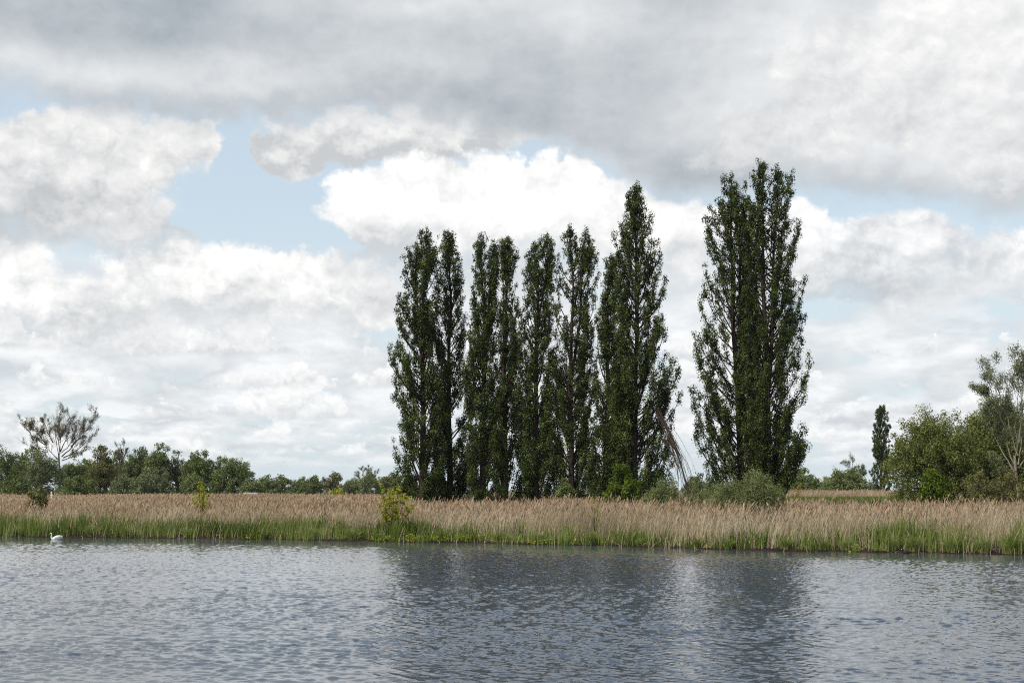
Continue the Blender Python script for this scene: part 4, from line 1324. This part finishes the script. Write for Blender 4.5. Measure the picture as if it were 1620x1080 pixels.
M['swan_white'] = simple_mat('white feathers', (0.80, 0.79, 0.76), 0.7, 30, 0.06)
M['bill'] = simple_mat('orange red bill', (0.55, 0.12, 0.03), 0.45)
M['black_skin'] = simple_mat('black skin', (0.01, 0.01, 0.011), 0.5)
M['coot'] = simple_mat('slate black feathers', (0.014, 0.014, 0.018), 0.6, 20, 0.3)
M['shield'] = simple_mat('white bill', (0.75, 0.73, 0.68), 0.5)

# swan, bill towards -x: tail, body, breast, neck and head are one skin
p = at(91.5, 772, 84.5)
root = thing('swan', (p.x, 84.5, -0.03), 'white swan with a red bill swimming along the left bank', 'swan')
root.rotation_euler = (0, 0, math.radians(24))
root.scale = (0.66, 0.66, 0.66)
skin(root, 'body', [(0.56, 0, 0.20, 0.02, 1, 1), (0.46, 0, 0.19, 0.09, 1.2, 0.8), (0.28, 0, 0.17, 0.19, 1.05, 0.98), (0.05, 0, 0.14, 0.225, 1.0, 0.95), (-0.16, 0, 0.12, 0.19, 1, 0.95), (-0.32, 0, 0.13, 0.115, 1, 1), (-0.405, 0, 0.21, 0.066, 1, 1),
      (-0.425, 0, 0.32, 0.05, 1, 1), (-0.405, 0, 0.44, 0.045, 1, 1), (-0.40, 0, 0.545, 0.045, 1, 1), (-0.435, 0, 0.60, 0.054, 0.95, 1.0), (-0.49, 0, 0.585, 0.044, 0.9, 1.0), (-0.525, 0, 0.56, 0.02, 1, 1)], M['swan_white'])
for sgn in (-1, 1):
    skin(root, 'wing', [(0.60, 0.05 * sgn, 0.30, 0.008, 1, 1), (0.42, 0.12 * sgn, 0.31, 0.07, 0.8, 1.2), (0.15, 0.17 * sgn, 0.27, 0.12, 0.7, 1.25), (-0.10, 0.17 * sgn, 0.20, 0.10, 0.6, 1.2), (-0.22, 0.13 * sgn, 0.15, 0.02, 1, 1)], M['swan_white'])
    skin(root, 'eye', [(-0.488, 0.036 * sgn, 0.598, 0.001, 1, 1), (-0.482, 0.037 * sgn, 0.60, 0.009, 1, 1), (-0.476, 0.036 * sgn, 0.602, 0.001, 1, 1)], M['black_skin'], 8)
bl = skin(root, 'bill', [(-0.50, 0, 0.585, 0.034, 0.85, 1), (-0.56, 0, 0.55, 0.025, 0.9, 0.8), (-0.62, 0, 0.515, 0.019, 1.1, 0.6), (-0.645, 0, 0.50, 0.006, 1, 1)], M['bill'], 10)
skin(bl, 'bill_knob', [(-0.495, 0, 0.622, 0.003, 1, 1), (-0.515, 0, 0.613, 0.02, 1, 1), (-0.535, 0, 0.592, 0.003, 1, 1)], M['black_skin'], 8)

# coot
cp = at(1433, 875, 50); k = CAMZ / (CAMZ - cp.z)
cp = at(1433, 874.5, 50 * k * 1.005)
root = thing('coot', (cp.x, cp.y, -0.01), 'small black water bird with a white bill by the right bank', 'water bird')
skin(root, 'body', [(0.21, 0, 0.05, 0.01, 1, 1), (0.14, 0, 0.055, 0.05, 1.1, 0.9), (0.02, 0, 0.055, 0.075, 1.05, 0.85), (-0.09, 0, 0.055, 0.055, 1, 1), (-0.125, 0, 0.11, 0.03, 1, 1), (-0.13, 0, 0.17, 0.03, 1, 1), (-0.15, 0, 0.20, 0.034, 1, 1), (-0.185, 0, 0.195, 0.015, 1, 1)], M['coot'])
skin(root, 'bill', [(-0.165, 0, 0.215, 0.012, 1, 1), (-0.19, 0, 0.195, 0.014, 1, 0.8), (-0.225, 0, 0.18, 0.003, 1, 1)], M['shield'], 8)

# crow on the bare tree
p = at(50.3, 666.5, 299)
root = thing('crow', (p.x, p.y, p.z - 0.25), 'black bird perched on a twig of the sparse tall tree', 'bird')
skin(root, 'body', [(0.10, 0, -0.20, 0.015, 1.5, 0.6), (0.09, 0, -0.02, 0.05, 1.3, 0.8), (0.05, 0, 0.15, 0.12, 1, 1), (0.0, 0, 0.32, 0.11, 1, 1), (-0.03, 0, 0.43, 0.07, 1, 1), (-0.05, 0, 0.50, 0.075, 1, 1), (-0.10, 0, 0.53, 0.03, 1, 1)], M['coot'])
skin(root, 'bill', [(-0.10, 0, 0.53, 0.03, 1, 1), (-0.15, 0, 0.52, 0.018, 1, 1), (-0.19, 0, 0.50, 0.003, 1, 1)], M['black_skin'], 8)
for sgn in (-1, 1):
    skin(root, 'leg', [(0.03, 0.04 * sgn, 0.08, 0.018, 1, 1), (0.0, 0.04 * sgn, 0.02, 0.012, 1, 1), (-0.02, 0.04 * sgn, -0.06, 0.012, 1, 1)], M['black_skin'], 6)


def box(x0, x1, y0, y1, z0, z1, bev=0.0):
    import bmesh
    bm = bmesh.new()
    bmesh.ops.create_cube(bm, size=1)
    for v in bm.verts:
        v.co = Vector(((x0 + x1) / 2 + v.co.x * (x1 - x0), (y0 + y1) / 2 + v.co.y * (y1 - y0), (z0 + z1) / 2 + v.co.z * (z1 - z0)))
    if bev:
        bmesh.ops.bevel(bm, geom=bm.edges[:], offset=bev, segments=2, affect='EDGES')
    return bm


def bobj(name, bm, mat, parent):
    me = bpy.data.meshes.new(name)
    bm.to_mesh(me)
    bm.free()
    return link_obj(name, me, mat, parent)


# white marker post in the left reeds
M['white_paint'] = simple_mat('weathered white paint', (0.78, 0.79, 0.79), 0.5, 6, 0.08)
M['dark_glass'] = simple_mat('dark cabin glass', (0.02, 0.025, 0.03), 0.15, spec=0.6)
p = at(81.5, 777, 152)
root = thing('marker_post', (p.x, 152, GZ), 'white marker post behind the dark bush in the left reeds', 'post')
bobj('post', box(-0.05, 0.05, -0.05, 0.05, 0, p.z - GZ - 0.12, 0.01), M['white_paint'], root)
bobj('cap', box(-0.075, 0.075, -0.075, 0.075, p.z - GZ - 0.118, p.z - GZ, 0.02), M['white_paint'], root)

# white boat laid up behind the far reeds; its roofs just show
Yb = 262
p = at(399, 779.2, Yb)
root = thing('boat', (p.x, Yb, GZ), 'white cabin boat laid up behind the far reeds, only its roof showing', 'boat')
top = p.z - GZ
hx = np.linspace(-2.6, 2.6, 15)
prof = []
for q in hx:
    b_ = 0.95 * (1 - max(0, q / 2.6) ** 3) + 0.02
    prof.append([(q, -b_, 1.15), (q, -b_ * 0.8, 0.55), (q, 0, 0.30 + 0.35 * max(0, q / 2.6) ** 3), (q, b_ * 0.8, 0.55), (q, b_, 1.15)])
Vh = np.array(prof).reshape(-1, 3)
ih = np.arange(75).reshape(15, 5)
Fh = np.stack([ih[:-1, :-1], ih[1:, :-1], ih[1:, 1:], ih[:-1, 1:]], -1).reshape(-1, 4)
dk = np.stack([ih[:-1, 0], ih[:-1, 4], ih[1:, 4], ih[1:, 0]], -1)
tr = np.array([[ih[0, 0], ih[0, 1], ih[0, 3], ih[0, 4]], [ih[0, 1], ih[0, 2], ih[0, 3], ih[0, 2]]])[:1]
link_obj('hull', mesh_np('hull', Vh, np.concatenate([Fh, dk, tr])), M['white_paint'], root)
bobj('cabin', box(-1.35, 0.75, -0.7, 0.7, 1.152, top - 0.09, 0.06), M['white_paint'], root)
bobj('roof', box(-1.5, -0.25, -0.8, 0.8, top - 0.088, top + 0.06, 0.03), M['white_paint'], root)
bobj('roof', box(0.1, 1.0, -0.75, 0.75, top - 0.088, top + 0.04, 0.03), M['white_paint'], root)
for q in (-0.95, 0.1):
    bobj('window', box(q - 0.35, q + 0.35, -0.715, -0.702, 1.30, top - 0.25), M['dark_glass'], root)
for q in (-2.0, 2.0):
    bobj('cradle', box(q - 0.1, q + 0.1, -0.6, 0.6, 0.0, 0.42), M['bark'], root)


# ------------------------------------------------------------------ the air: far trees fade a little
bm = box(-2600, 2600, -2800, 3000, -3.6, 31.5)
me = bpy.data.meshes.new('haze'); bm.to_mesh(me); bm.free()
m, nt, out = new_mat('thin summer haze')
v = nt.nodes.new('ShaderNodeVolumePrincipled')
v.inputs['Color'].default_value = (0.90, 0.95, 1.0, 1)
v.inputs['Density'].default_value = 0.00005
nt.links.new(v.outputs[0], out.inputs['Volume'])
tag(link_obj('haze', me, m), kind='stuff')
